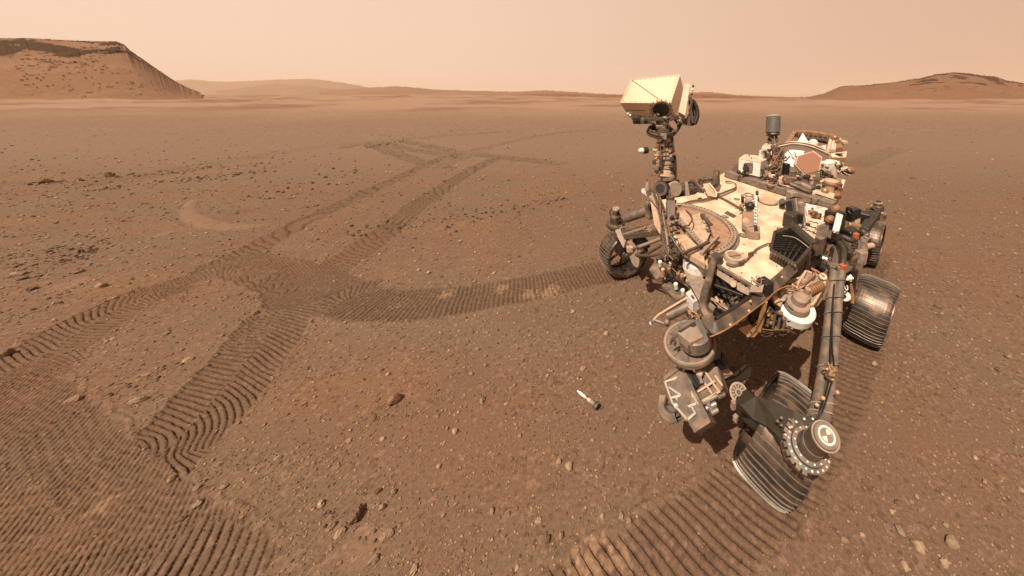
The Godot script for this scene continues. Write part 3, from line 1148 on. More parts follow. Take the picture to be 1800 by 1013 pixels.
func make_hills() -> void:
	ridge("mesa_hill", "flat topped hill with a dark layered cliff at the left", [[-620, 166], [-540, 150], [-440, 112], [-370, 82], [-320, 78], [-200, 74], [-90, 68], [0, 67], [50, 66], [100, 69], [150, 72], [205, 73], [218, 78], [228, 88], [250, 103], [280, 124], [308, 143], [334, 156], [352, 162]], 120, 230, 90, 176, 1.15, Color(0.20, 0.113, 0.073), Color(0.05, 0.027, 0.016), 1.2, 640,
		[[-300, 2, 0.80, 0.80, 0.19, 0.19, -0.5], [0, 42, 0.80, 0.85, 0.19, 0.12, -0.45], [40, 86, 0.85, 0.74, 0.12, 0.13, -0.5], [84, 130, 0.75, 0.68, 0.13, 0.10, -0.5], [126, 150, 0.70, 0.72, 0.08, 0.04, -0.4], [148, 262, 0.72, 0.86, 0.05, 0.035, -0.22], [140, 205, 0.76, 0.78, 0.07, 0.06, 0.05], [150, 234, 0.96, 0.87, 0.06, 0.09, -0.02], [70, 150, 0.98, 0.97, 0.02, 0.02, 0.0], [0, 60, 0.52, 0.52, 0.16, 0.12, 0.28], [60, 180, 0.50, 0.56, 0.18, 0.14, 0.3], [0, 300, 0.25, 0.25, 0.2, 0.2, 0.4]])
	ridge("rocky_hill", "low rounded hill with scattered dark ledges at the right", [[1395, 172], [1425, 170], [1450, 164], [1470, 155], [1482, 151], [1525, 150], [1575, 144], [1625, 136], [1650, 130], [1675, 127.5], [1700, 129], [1725, 132], [1750, 135], [1770, 142], [1787, 144], [1810, 149], [1880, 156], [1990, 166]], 220, 400, 120, 182, 1.2, Color(0.20, 0.108, 0.069), Color(0.055, 0.028, 0.018), 1.4, 420,
		[[1470, 1640, 0.96, 0.95, 0.06, 0.06, -0.1], [1620, 1800, 0.92, 0.8, 0.13, 0.2, 0.06], [1600, 1760, 0.7, 0.6, 0.12, 0.12, 0.1], [1480, 1800, 0.3, 0.3, 0.1, 0.1, 0.4], [1640, 1800, 0.97, 0.95, 0.07, 0.07, -0.2]])
	ridge("low_rise", "low dark rise of rubble on the skyline behind the mast", [[800, 171], [900, 166], [980, 164], [1060, 167], [1150, 166], [1250, 165], [1330, 170], [1440, 172], [1600, 178]], 420, 520, 100, 180, 0.9, Color(0.22, 0.11, 0.066), Color(0.10, 0.04, 0.022), 0.7, 240, [[900, 1450, 0.5, 0.4, 0.3, 0.3, 0.25]])
	ridge("near_rim", "faded reddish ridge along the skyline in the middle", [[560, 160], [640, 155], [700, 151.5], [760, 157.5], [820, 159.5], [900, 161.5], [960, 159], [1040, 164], [1100, 167], [1180, 163], [1250, 162], [1290, 167], [1400, 172]], 850, 1050, 200, 178, 0.8, Color(0.22, 0.125, 0.085), Color(0.15, 0.07, 0.04), 1.4, 240, [])
	ridge("crater_rim", "pale far crater rim fading into the haze at left", [[180, 150], [250, 144], [315, 141], [340, 140], [372, 143.5], [400, 144], [436, 142.5], [470, 141], [500, 140], [545, 139], [575, 142], [600, 145.5], [625, 150], [650, 154], [700, 160], [800, 170]], 1700, 2100, 300, 172, 0.8, Color(0.22, 0.14, 0.10), Color(0.2, 0.1, 0.06), 1.6, 220, [])
	ridge("foothill", "faded foothill in front of the far crater rim", [[380, 160], [440, 153], [490, 146], [540, 152], [600, 158], [680, 165]], 1200, 1400, 200, 170, 0.8, Color(0.22, 0.135, 0.095), Color(0.2, 0.1, 0.06), 0.6, 140, [])

# ---------------------------------------------------------------- rover
const R_WHEEL := 0.256

func wheel_shapes(width: float) -> Array:
	# barrel with a crowned tread; axle along local x
	var f := Basis(Vector3(0, 1, 0), Vector3(0, 0, 1), Vector3(1, 0, 0))
	var s := Shape.new()
	var prof := []
	for i in 13:
		var t := float(i) / 12.0 * 2.0 - 1.0
		prof.append([t * width * 0.5, R_WHEEL - 0.008 - 0.008 * t * t - 0.012 * pow(t, 6.0)])
	s.lathe(Vector3.ZERO, f, prof, 72, false)
	# the inside of the barrel
	var prof2 := []
	for q in prof:
		prof2.append([q[0], q[1] - 0.01])
	prof2.reverse()
	s.lathe(Vector3.ZERO, f, prof2, 72, false)
	for e in [-1.0, 1.0]:
		s.ring(Vector3(e * (width * 0.5 - 0.005), 0, 0), Vector3(1, 0, 0), R_WHEEL - 0.05, R_WHEEL - 0.024, 0.006 , 72)
	# one grouser: a thin blade that bows gently across the tread
	var g := Shape.new()
	var rows := []
	for i in 15:
		var t := float(i) / 14.0 * 2.0 - 1.0
		var r := R_WHEEL - 0.008 - 0.008 * t * t - 0.012 * pow(t, 6.0)
		var sweep := 0.003 * sin(t * 3.6)
		var row := []
		for k in [[-0.002, -0.002], [-0.0013, 0.0055], [0.0013, 0.0055], [0.002, -0.002]]:
			row.append(Vector3(t * width * 0.497, r + k[1], sweep + k[0]))
		rows.append(row)
	for i in 14:
		for k in 3:
			g.quad(rows[i][k], rows[i][k + 1], rows[i + 1][k + 1], rows[i + 1][k])
	g.quad(rows[0][3], rows[0][2], rows[0][1], rows[0][0])
	g.quad(rows[14][0], rows[14][1], rows[14][2], rows[14][3])
	# one spoke, curved
	var sp := Shape.new()
	for e in [0]:
		var prev := Vector3.ZERO
		for i in 9:
			var t := float(i) / 8.0
			var a := 0.9 * t
			var p := Vector3(0.05 - 0.05 * t, cos(a) * lerpf(0.06, R_WHEEL - 0.035, t), sin(a) * lerpf(0.06, R_WHEEL - 0.035, t))
			if i > 0:
				sp.bar(prev, p, 0.035, 0.005, Vector3(1, 0, 0).cross(p - prev), 0.001)
			prev = p
	var hub := Shape.new()
	hub.cyl(Vector3(-0.10, 0, 0), Vector3(0.09, 0, 0), 0.065, 0.06, 28)
	hub.cyl(Vector3(0.09, 0, 0), Vector3(0.115, 0, 0), 0.04, 0.035, 24)
	return [s.done(), g.done(), sp.done(), hub.done()]

func add_wheel(at: Vector3, axle: Vector3, turn: float, shapes: Array, label: String) -> void:
	var w := part("wheel", shapes[0], M.wheel, null, label)
	var x := axle.normalized()
	var z := x.cross(Vector3.UP).normalized()
	w.basis = Basis(x, z.cross(x), z) * Basis(Vector3.RIGHT, turn)
	w.position = at - origin
	for i in 48:
		var g := part("grouser", shapes[1], M.grouser, w)
		g.basis = Basis(Vector3.RIGHT, TAU * i / 48.0)
	for i in 6:
		var s := part("spoke", shapes[2], M.wheel_dark, w)
		s.basis = Basis(Vector3.RIGHT, TAU * i / 6.0)
	part("hub", shapes[3], M.dark_grey, w)

func cable(pts: Array, px_r: float, m: Material, parent: Node3D, called := "cable") -> MeshInstance3D:
	return part(called, sh().tube(pts, S(px_r, pts[0]), 6), m, parent)

# a row of small fittings between two points
func fittings(a: Vector3, b: Vector3, n: int, px: float, spread: float, mats: Array, parent: Node3D, called := "fitting") -> void:
	for i in n:
		var p := a.lerp(b, (i + 0.5 * rng.randf()) / n) + Vector3(rng.randf_range(-1, 1), rng.randf_range(-1, 1), rng.randf_range(-1, 1)) * S(spread, a)
		var e := S(px, a)
		var s := sh()
		if rng.randf() < 0.6:
			s.box(p, Vector3(e * rng.randf_range(0.6, 1.6), e * rng.randf_range(0.5, 1.3), e * rng.randf_range(0.6, 1.4)), Basis(Vector3.UP, rng.randf() * TAU) * Basis(Vector3.RIGHT, rng.randf_range(-0.5, 0.5)))
		else:
			var q := p + Vector3(rng.randf_range(-1, 1), rng.randf_range(-0.3, 1), rng.randf_range(-1, 1)).normalized() * e * 1.3
			s.cyl(p, q, e * 0.42, -1.0, 12)
		part(called, s, mats[rng.randi() % mats.size()], parent)

func loose_wires(a: Vector3, b: Vector3, n: int, sag: float, px_r: float, m: Array, parent: Node3D) -> void:
	for i in n:
		var r := a.distance_to(b) * sag
		var j := func() -> Vector3: return Vector3(rng.randf_range(-1, 1), rng.randf_range(-1, 1), rng.randf_range(-1, 1)) * r
		var p0: Vector3 = a + j.call() * 0.5
		var p3: Vector3 = b + j.call() * 0.5
		cable([p0, p0.lerp(p3, 0.33) + j.call(), p0.lerp(p3, 0.66) + j.call(), p3], px_r, m[rng.randi() % m.size()], parent, "wire")

func make_rover() -> void:
	origin = Vector3(0.95, 0, -1.9)
	rover = Node3D.new()
	rover.name = "rover"
	rover.position = origin
	add_child(rover)
	tag(rover, "six wheeled dusty exploration rover with a camera mast standing on the plain", "rover")
	make_deck()
	make_mast()
	make_wheels()
	make_front()
	make_turret()
	make_side()
	make_rear()

func dp(list: Array, up: float) -> Array:
	var out := []
	for q in list:
		out.append(D(q[0], q[1], up))
	return out

func qp(list: Array, depth: float) -> Array:
	var out := []
	for q in list:
		out.append(Q(q[0], q[1], depth))
	return out

func pp(list: Array, h: float) -> Array:
	var out := []
	for q in list:
		out.append(P(q[0], q[1], h))
	return out

func make_deck() -> void:
	var up := deck_up()
	var edge := [[1160, 352], [1172, 392], [1192, 436], [1236, 466], [1258, 466], [1322, 504], [1346, 500], [1398, 470], [1444, 404], [1469, 360], [1464, 345], [1280, 300], [1252, 316], [1222, 342]]
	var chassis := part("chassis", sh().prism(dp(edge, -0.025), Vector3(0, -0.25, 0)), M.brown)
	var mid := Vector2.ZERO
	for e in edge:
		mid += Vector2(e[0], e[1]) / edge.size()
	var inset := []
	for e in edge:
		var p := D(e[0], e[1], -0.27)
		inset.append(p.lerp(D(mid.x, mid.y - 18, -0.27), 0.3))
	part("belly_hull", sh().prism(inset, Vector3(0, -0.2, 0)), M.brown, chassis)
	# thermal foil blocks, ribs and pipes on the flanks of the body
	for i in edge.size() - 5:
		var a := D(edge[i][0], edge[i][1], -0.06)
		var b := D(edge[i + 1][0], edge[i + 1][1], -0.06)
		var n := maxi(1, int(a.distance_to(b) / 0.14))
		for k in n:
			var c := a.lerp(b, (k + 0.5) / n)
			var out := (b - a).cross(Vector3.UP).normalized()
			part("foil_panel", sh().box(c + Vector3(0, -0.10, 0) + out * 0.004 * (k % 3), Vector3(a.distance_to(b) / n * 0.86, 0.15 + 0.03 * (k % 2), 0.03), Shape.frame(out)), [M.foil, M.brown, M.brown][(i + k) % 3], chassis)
	var deck := part("deck_plate", sh().prism(dp(edge, 0.0), -up * 0.022), M.deck)
	# rim strip and fasteners
	for i in 80:
		var px := rng.randf_range(1190, 1440)
		var py := rng.randf_range(345, 500)
		var q := Vector2(px, py)
		var poly := PackedVector2Array()
		for e in edge:
			poly.append(Vector2(e[0], e[1]))
		if Geometry2D.is_point_in_polygon(q, poly) and q.distance_to(Vector2(1225, 415)) > 70:
			var p := D(px, py, 0.0)
			part("fastener", sh().cyl(p, p + up * 0.003, 0.004, -1.0, 8, false), M.mark_dark, deck)
	# bit carousel: a round well with a studded ring, open towards the front edge, and dusty covers
	var cc := Vector3(0.262, 0.93 - 0.05 * 0.262 + 0.08 * 1.78, -1.78)
	var t0 := atan2(-D(1186, 369).z + cc.z, D(1186, 369).x - cc.x)
	var t1 := atan2(-D(1256, 462).z + cc.z, D(1256, 462).x - cc.x)
	var arc := func(r: float, h: float) -> Array:
		var out := []
		for i in 33:
			var t := lerpf(t0, t1, i / 32.0)
			var q := Vector2(cc.x + cos(t) * r, -cc.z + sin(t) * r)
			out.append(Vector3(q.x, DECK.x + DECK.y * q.x + DECK.z * q.y + h, -q.y))
		return out
	var floor_: Array = arc.call(0.315, 0.003)
	floor_.append_array([D(1234, 461, 0.003), D(1210, 444, 0.003), D(1192, 425, 0.003), D(1180, 392, 0.003)])
	var well := part("carousel_well", sh().prism(floor_, -up * 0.012), M.deep_dust)
	part("carousel_ring", flat_beam(arc.call(0.325, 0.012), 0.034, 0.026, up), M.tan, well)
	part("carousel_lip", flat_beam(arc.call(0.352, 0.004), 0.016, 0.014, up), M.dusty_grey, well)
	for p: Vector3 in arc.call(0.325, 0.026):
		part("ring_bolt", sh().cyl(p, p + up * 0.003, 0.0045, -1.0, 8, false), M.mark_dark, well)
	# dusty cover plates in the well
	part("cover", sh().prism(dp([[1194.9, 372.4], [1205.1, 370.5], [1214.0, 377.4], [1216.0, 387.2], [1209.1, 398.1], [1199.2, 397.1], [1194.3, 383.3]], 0.045), -up * 0.02), M.dust_plate, well)
	part("cover", sh().prism(dp([[1216.0, 379.3], [1229.8, 374.4], [1242.6, 391.2], [1248.2, 408.9], [1242.6, 422.8], [1228.8, 430.7], [1205.1, 408.9], [1217.0, 389.2]], 0.035), -up * 0.025), M.dust_plate, well)
	part("cover", sh().prism(dp([[1187.0, 414.9], [1204.1, 411.9], [1230.8, 436.6], [1236.7, 448.4], [1239.7, 464.2], [1213.0, 448.4], [1199.2, 437.6]], 0.05), -up * 0.03), M.dust_plate, well)
	var strap := part("strap_plate", sh().prism(dp([[1189.3, 384.3], [1196.2, 381.7], [1238.7, 428.7], [1232.8, 433.0]], 0.062), -up * 0.012), M.tan, well)
	for i in 12:
		var p := D(lerpf(1192.5, 1234, i / 11.0), lerpf(384, 430, i / 11.0), 0.063)
		part("hole", sh().cyl(p, p + up * 0.002, 0.0042, -1.0, 8, false), M.mark_dark, strap)
	cable([D(1199.2, 399.1, 0.06), D(1210.1, 396.1, 0.09), D(1216.6, 385.3, 0.09), D(1213.0, 376.4, 0.07), D(1206.1, 370.5, 0.05)], 1.3, M.brown, well)
	part("lever", sh().bar(D(1232.8, 377.4, 0.06), D(1250.5, 397.1, 0.05), 0.02, 0.02), M.brown, well)
	part("lever", sh().bar(D(1262.4, 415.8, 0.05), D(1232.8, 446.4, 0.06), 0.018, 0.02), M.tan, well)
	part("lever", sh().bar(D(1199.2, 446.4, 0.08), D(1246.6, 425.7, 0.07), 0.014, 0.014), M.brown, well)
	part("lever", sh().bar(D(1246.6, 387.2, 0.04), D(1258.4, 422.8, 0.04), 0.02, 0.02), M.deep_dust, well)
	fittings(D(1236.7, 376.4, 0.05), D(1247.6, 412.9, 0.04), 6, 5, 3, [M.brown, M.tan, M.mark_dark], well, "latch")
	# the white drum end below the well
	var drum := D(1226.8, 458.3, -0.02)
	part("drum_end", sh().lathe(drum - up * 0.05, Shape.frame(up), [[0.0, 0.07], [0.004, 0.076], [0.05, 0.076], [0.055, 0.07]], 32), M.clean_white)
	# round markers: dark disc with a pale ring and centre
	for q in [[683, 260], [845, 427], [1175, 372], [785, 102]]:
		var p := D(1140 + q[0] / 5.067, 330 + q[1] / 5.067, 0.001)
		var mk := part("fiducial_marker", sh().cyl(p, p + up * 0.002, 0.028 if q[0] == 845 else 0.024, -1.0, 28, false), M.mark_dark, deck)
		part("marker_ring", sh().ring(p + up * 0.002, up, 0.013, 0.017, 0.0015, 24), M.dust_plate, mk)
		part("marker_cross", sh().box(p + up * 0.003, Vector3(0.018, 0.0015, 0.004), Basis(Vector3.UP, 0.6)), M.dust_plate, mk)
		part("marker_cross", sh().box(p + up * 0.0036, Vector3(0.004, 0.0015, 0.018), Basis(Vector3.UP, 0.6)), M.dust_plate, mk)
	part("data_plate", sh().prism(dp([[1273.2, 374.4], [1278.7, 371.0], [1294.9, 379.3], [1289.0, 382.9]], 0.004), -up * 0.003), M.mark_dark, deck)
	var port := D(1349.6, 355.3, 0.0)
	var cover := part("port_cover", sh().cyl(port, port + up * 0.02, 0.072, 0.068, 40), M.dust_plate)
	part("cover_seam", sh().ring(port + up * 0.004, up, 0.072, 0.075, 0.004, 40), M.mark_dark, cover)
	var sam := D(1290.0, 455.5, 0.0)
	var inlet := part("inlet_cover", sh().cyl(sam, sam + up * 0.018, 0.056, 0.05, 32), M.tan)
	part("inlet_rim", sh().ring(sam + up * 0.016, up, 0.036, 0.05, 0.007, 32), M.dust_plate, inlet)
	part("inlet_bar", sh().bar(sam + up * 0.02 + Vector3(-0.04, 0, 0.01), sam + up * 0.02 + Vector3(0.04, 0, -0.01), 0.008, 0.006), M.dusty_grey, inlet)
	# calibration target stand
	var cal := part("calibration_target", sh().prism(dp([[1305.4, 372.4], [1325.5, 372.4], [1325.5, 396.1], [1313.7, 399.5], [1304.8, 394.1]], 0.055), -up * 0.03), M.tan)
	part("target_swatch", sh().prism(dp([[1306.8, 373.8], [1323.5, 373.8], [1323.5, 382.9], [1306.8, 382.9]], 0.060), -up * 0.004), M.copper_panel, cal)
	part("target_disc", sh().cyl(D(1311.3, 389.2, 0.055), D(1311.3, 389.2, 0.062), 0.022, -1.0, 24), M.dust_plate, cal)
	part("target_disc", sh().cyl(D(1320.6, 388.6, 0.055), D(1320.6, 388.6, 0.062), 0.018, -1.0, 24), M.tan, cal)
	part("target_rail", sh().bar(D(1329.1, 343.8, 0.05), D(1327.5, 393.2, 0.055), 0.018, 0.02), M.clean_white, cal)
	for i in 6:
		part("rail_hole", sh().box(D(1328.3, 363.6, 0.066).lerp(D(1327.5, 392.2, 0.07), i / 5.0), Vector3(0.010, 0.004, 0.011), Basis(Vector3.UP, 0.3)), M.brown, cal)
	part("stand_foot", sh().prism(dp([[1310.7, 400.7], [1335.4, 397.1], [1336.4, 409.9], [1318.6, 408.0]], 0.05), -up * 0.05), M.tan, cal)
	part("stand_window", sh().prism(dp([[1325.5, 398.1], [1331.4, 397.5], [1332.4, 406.0], [1325.9, 406.6]], 0.053), -up * 0.004), M.black, cal)
	part("target_post", sh().cyl(D(1305.4, 353.7, 0.0), D(1305.0, 343.8, 0.08), 0.012, -1.0, 14), M.black, cal)
	part("target_lens", sh().ball(D(1318.6, 362.6, 0.06), 0.032), M.black, cal)
	part("target_lens", sh().cyl(D(1314.7, 361.6, 0.03), D(1315.6, 353.7, 0.09), 0.022, -1.0, 18), M.dark_grey, cal)
	part("target_post", sh().cyl(D(1330.8, 341.8, 0.02), D(1330.8, 337.9, 0.09), 0.012, -1.0, 14), M.black, cal)
	part("target_ring", sh().ring(D(1316.6, 343.8, 0.03), up, 0.028, 0.038, 0.01, 28), M.tan, cal)
	loose_wires(D(1299.9, 367.5, 0.05), D(1323.5, 359.6, 0.06), 4, 0.25, 0.8, [M.cable, M.black], cal)
	# black knob and the tall grey post with its clutter
	var knob := part("knob", sh().cyl(D(1374.9, 359.6, 0.0), D(1374.9, 353.7, 0.075), 0.020, -1.0, 22), M.black)
	part("knob_base", sh().cyl(D(1375.4, 360.0, 0.0), D(1375.4, 360.0, 0.012), 0.042, 0.04, 28), M.tan, knob)
	var a := D(1406.4, 398.1, 0.0)
	var b := Q(1400, 349, 2.08)
	var post := part("post", sh().bar(a, b, 0.068, 0.05, Vector3(0.3, 0, 1)), M.dusty_grey)
	part("post_cap", sh().bar(b, b + (b - a) * 0.03, 0.085, 0.06, Vector3(0.3, 0, 1)), M.grey, post)
	part("post_side", sh().bar(a + Vector3(-0.045, 0, 0), b + Vector3(-0.045, -0.02, 0), 0.016, 0.055, Vector3(0.3, 0, 1)), M.black, post)
	part("post_pin", sh().cyl(D(1406.4, 357.6, 0.2), D(1406.4, 357.6, 0.2) + Vector3(0, 0.0, 0.035), 0.018, -1.0, 18), M.tan, post)
	part("post_block", sh().box(D(1393.6, 387.2, 0.05), Vector3(0.10, 0.10, 0.08), Basis(Vector3.UP, 0.4)), M.olive, post)
	part("post_block", sh().box(D(1391.6, 347.8, 0.08), Vector3(0.06, 0.1, 0.06), Basis(Vector3.UP, 0.2)), M.tan, post)
	fittings(D(1384.7, 361.6, 0.04), D(1386.7, 375.4, 0.03), 7, 6, 4, [M.tan, M.brown, M.dusty_grey], post, "bracket")
	fittings(D(1394.6, 401.0, 0.03), D(1420.2, 395.1, 0.03), 6, 5, 3, [M.tan, M.silver, M.brown], post, "bracket")
	# white plate and the slotted plate at the right of the deck
	part("white_plate", sh().prism(dp([[1412.8, 356.6], [1451.8, 365.1], [1456.2, 367.5], [1446.3, 381.3], [1418.7, 377.0]], 0.02), -up * 0.02), M.white, deck)
	fittings(D(1424.6, 371.4, 0.04), D(1442.4, 379.3, 0.04), 9, 6, 4, [M.brown, M.copper, M.black, M.foil], deck)
	part("wire_mast", sh().tube([D(1427.6, 374.4, 0.0), D(1428.2, 365.5, 0.03)], 0.008), M.black, deck)
	var slot := part("slotted_plate", sh().prism(dp([[1418.7, 383.3], [1446.3, 387.2], [1438.4, 412.9], [1430.5, 420.8], [1406.8, 408.9]], 0.03), -up * 0.03), M.cream)
	for i in 10:
		var p := D(1320 + [525, 570, 615, 520, 560, 590, 500, 545, 575, 480][i] / 5.067, 330 + [300, 312, 322, 345, 355, 372, 380, 395, 410, 360][i] / 5.067, 0.031)
		part("slot", sh().box(p, Vector3(0.03, 0.004, 0.010), Basis(Vector3.UP, -0.3)), M.black, slot)
	part("equipment_box", sh().prism(dp([[1438.4, 395.1], [1448.3, 391.2], [1458.1, 395.1], [1454.2, 416.8], [1442.4, 422.8], [1433.5, 416.8]], 0.09), -up * 0.1), M.grey)
	part("equipment_lid", sh().prism(dp([[1436.4, 394.1], [1447.3, 389.2], [1450.3, 391.6], [1439.4, 396.1]], 0.11), -up * 0.02), M.cream)
	part("equipment_box", sh().box(D(1467.0, 386.2, 0.06), Vector3(0.08, 0.12, 0.1), Basis(Vector3.UP, 0.5)), M.black)
	var fr := [D(1466.4, 407.0, 0.1), D(1472.0, 406.0, 0.1), D(1478.9, 379.3, 0.16), D(1473.0, 376.4, 0.16), D(1466.4, 407.0, 0.1)]
	part("white_frame", sh().tube(fr, 0.010, 6, false), M.clean_white)
	for q in [[745, 182, 0.17], [690, 275, 0.13]]:
		var p := D(1320 + q[0] / 5.067, 330 + q[1] / 5.067, q[2])
		part("orange_cover", sh().lathe(p - up * 0.02, Shape.frame(up + Vector3(0.2, 0, 0.4)), [[0.0, 0.018], [0.01, 0.022], [0.03, 0.021], [0.045, 0.012]], 20), M.copper)
	part("motor_cap", sh().cyl(D(1462.1, 416.8, 0.0), D(1462.1, 412.9, 0.04), 0.03, 0.027, 28), M.brown)
	# cables that snake across the deck
	for i in 3:
		var o := i * 1.1
		cable([D(1349 + o, 428, 0.015), D(1330 + o, 437, 0.015), D(1316 + o, 452, 0.012), D(1306 + o, 461, 0.012), D(1290, 466 + o, 0.012), D(1276, 462 + o, 0.012)], 0.9, M.cable, deck)
		cable([D(1192, 360 + o, 0.02), D(1215, 353 + o, 0.02), D(1242, 349 + o, 0.02), D(1264, 341 + o, 0.025), D(1282, 334 + o, 0.025), D(1294, 328 + o, 0.02), D(1290, 321, 0.02), D(1275, 318 + o, 0.02)], 0.9, M.cable, deck)
	cable([D(1262, 345, 0.015), D(1280, 354, 0.015), D(1297, 364, 0.015), D(1306, 370, 0.015)], 1.6, M.cable, deck)
	for q in [[1356, 430], [1320, 447], [1303, 463], [1230, 350], [1262, 342]]:
		part("cable_clip", sh().box(D(q[0], q[1], 0.015), Vector3(0.03, 0.02, 0.014), Basis(Vector3.UP, 0.5)), M.brown, deck)
	# the long dark beam across the back of the deck
	var beam := part("cross_beam", sh().bar(D(1277, 305, 0.03), D(1467, 362, 0.04), 0.075, 0.06, up), M.dusty_grey)
	part("beam_lip", sh().bar(D(1278, 309.5, 0.0), D(1464, 367, 0.0), 0.02, 0.03, up), M.brown, beam)
	part("beam_ring", sh().ring(D(1356, 324, 0.066), up, 0.03, 0.045, 0.004, 30), M.tan, beam)
	part("beam_ring", sh().ring(D(1433, 348, 0.073), up, 0.02, 0.03, 0.004, 24), M.tan, beam)
	part("beam_joint", sh().bar(D(1335, 322, 0.03), D(1343, 324.5, 0.03), 0.09, 0.075, up), M.grey, beam)
	for i in 12:
		var p := D(lerpf(1285, 1455, i / 11.0), lerpf(310, 362, i / 11.0), 0.062)
		part("beam_bolt", sh().cyl(p, p + up * 0.004, 0.005, -1.0, 8, false), M.tan, beam)
	# the open hexagonal basket
	var bk := [[1359, 421], [1384, 413], [1421, 451], [1419, 456], [1396, 482], [1352, 454]]
	var low := dp(bk, 0.005)
	var hi := []
	for i in 6:
		hi.append(low[i] + up * [0.05, 0.06, 0.07, 0.065, 0.055, 0.05][i])
	var basket := part("open_basket", sh().prism(dp([[1362, 422], [1384, 415], [1417, 450], [1394, 477], [1356, 453]], 0.004), up * 0.01), M.clean_black)
	for i in 6:
		var j := (i + 1) % 6
		part("basket_wall", sh().hexa([low[i], low[j], hi[j], hi[i], low[i] + (low[(i + 3) % 6] - low[i]) * 0.05, low[j] + (low[(j + 3) % 6] - low[j]) * 0.05, hi[j] + (low[(j + 3) % 6] - low[j]) * 0.05, hi[i] + (low[(i + 3) % 6] - low[i]) * 0.05]), M.brown if i in [0, 3] else M.black, basket)
		part("basket_rim", sh().tube([hi[i], hi[j]], 0.008, 6), M.olive, basket)
	for i in 9:
		var t := (i + 0.5) / 9.0
		part("basket_rib", sh().bar(low[4].lerp(low[5], t) + up * 0.01, hi[4].lerp(hi[5], t) + (low[1] - low[4]) * -0.04, 0.010, 0.016), M.dark_grey, basket)
		part("basket_rib", sh().bar(hi[0].lerp(hi[5], t), hi[1].lerp(hi[3], t) - up * 0.03, 0.005, 0.008), M.black, basket)
	for i in 7:
		part("inner_fin", sh().bar(low[0].lerp(low[2], (i + 0.5) / 7.0) + up * 0.025, low[5].lerp(low[4], (i + 0.5) / 7.0) + up * 0.025, 0.005, 0.03), M.olive, basket)
	part("basket_plate", sh().prism([hi[1], hi[2], hi[2] + Vector3(0.03, 0.01, 0), hi[1] + Vector3(0.02, 0.02, -0.01)], up * 0.012), M.olive, basket)
	cable([hi[3], low[3].lerp(low[0], 0.4) + up * 0.08, low[0].lerp(low[4], 0.35) + up * 0.09], 1.0, M.tan, basket)
	cable([Q(1396, 476, 1.78), Q(1378, 448, 1.8), Q(1368, 440, 1.84), Q(1400, 430, 1.86)], 0.9, M.tan, basket)

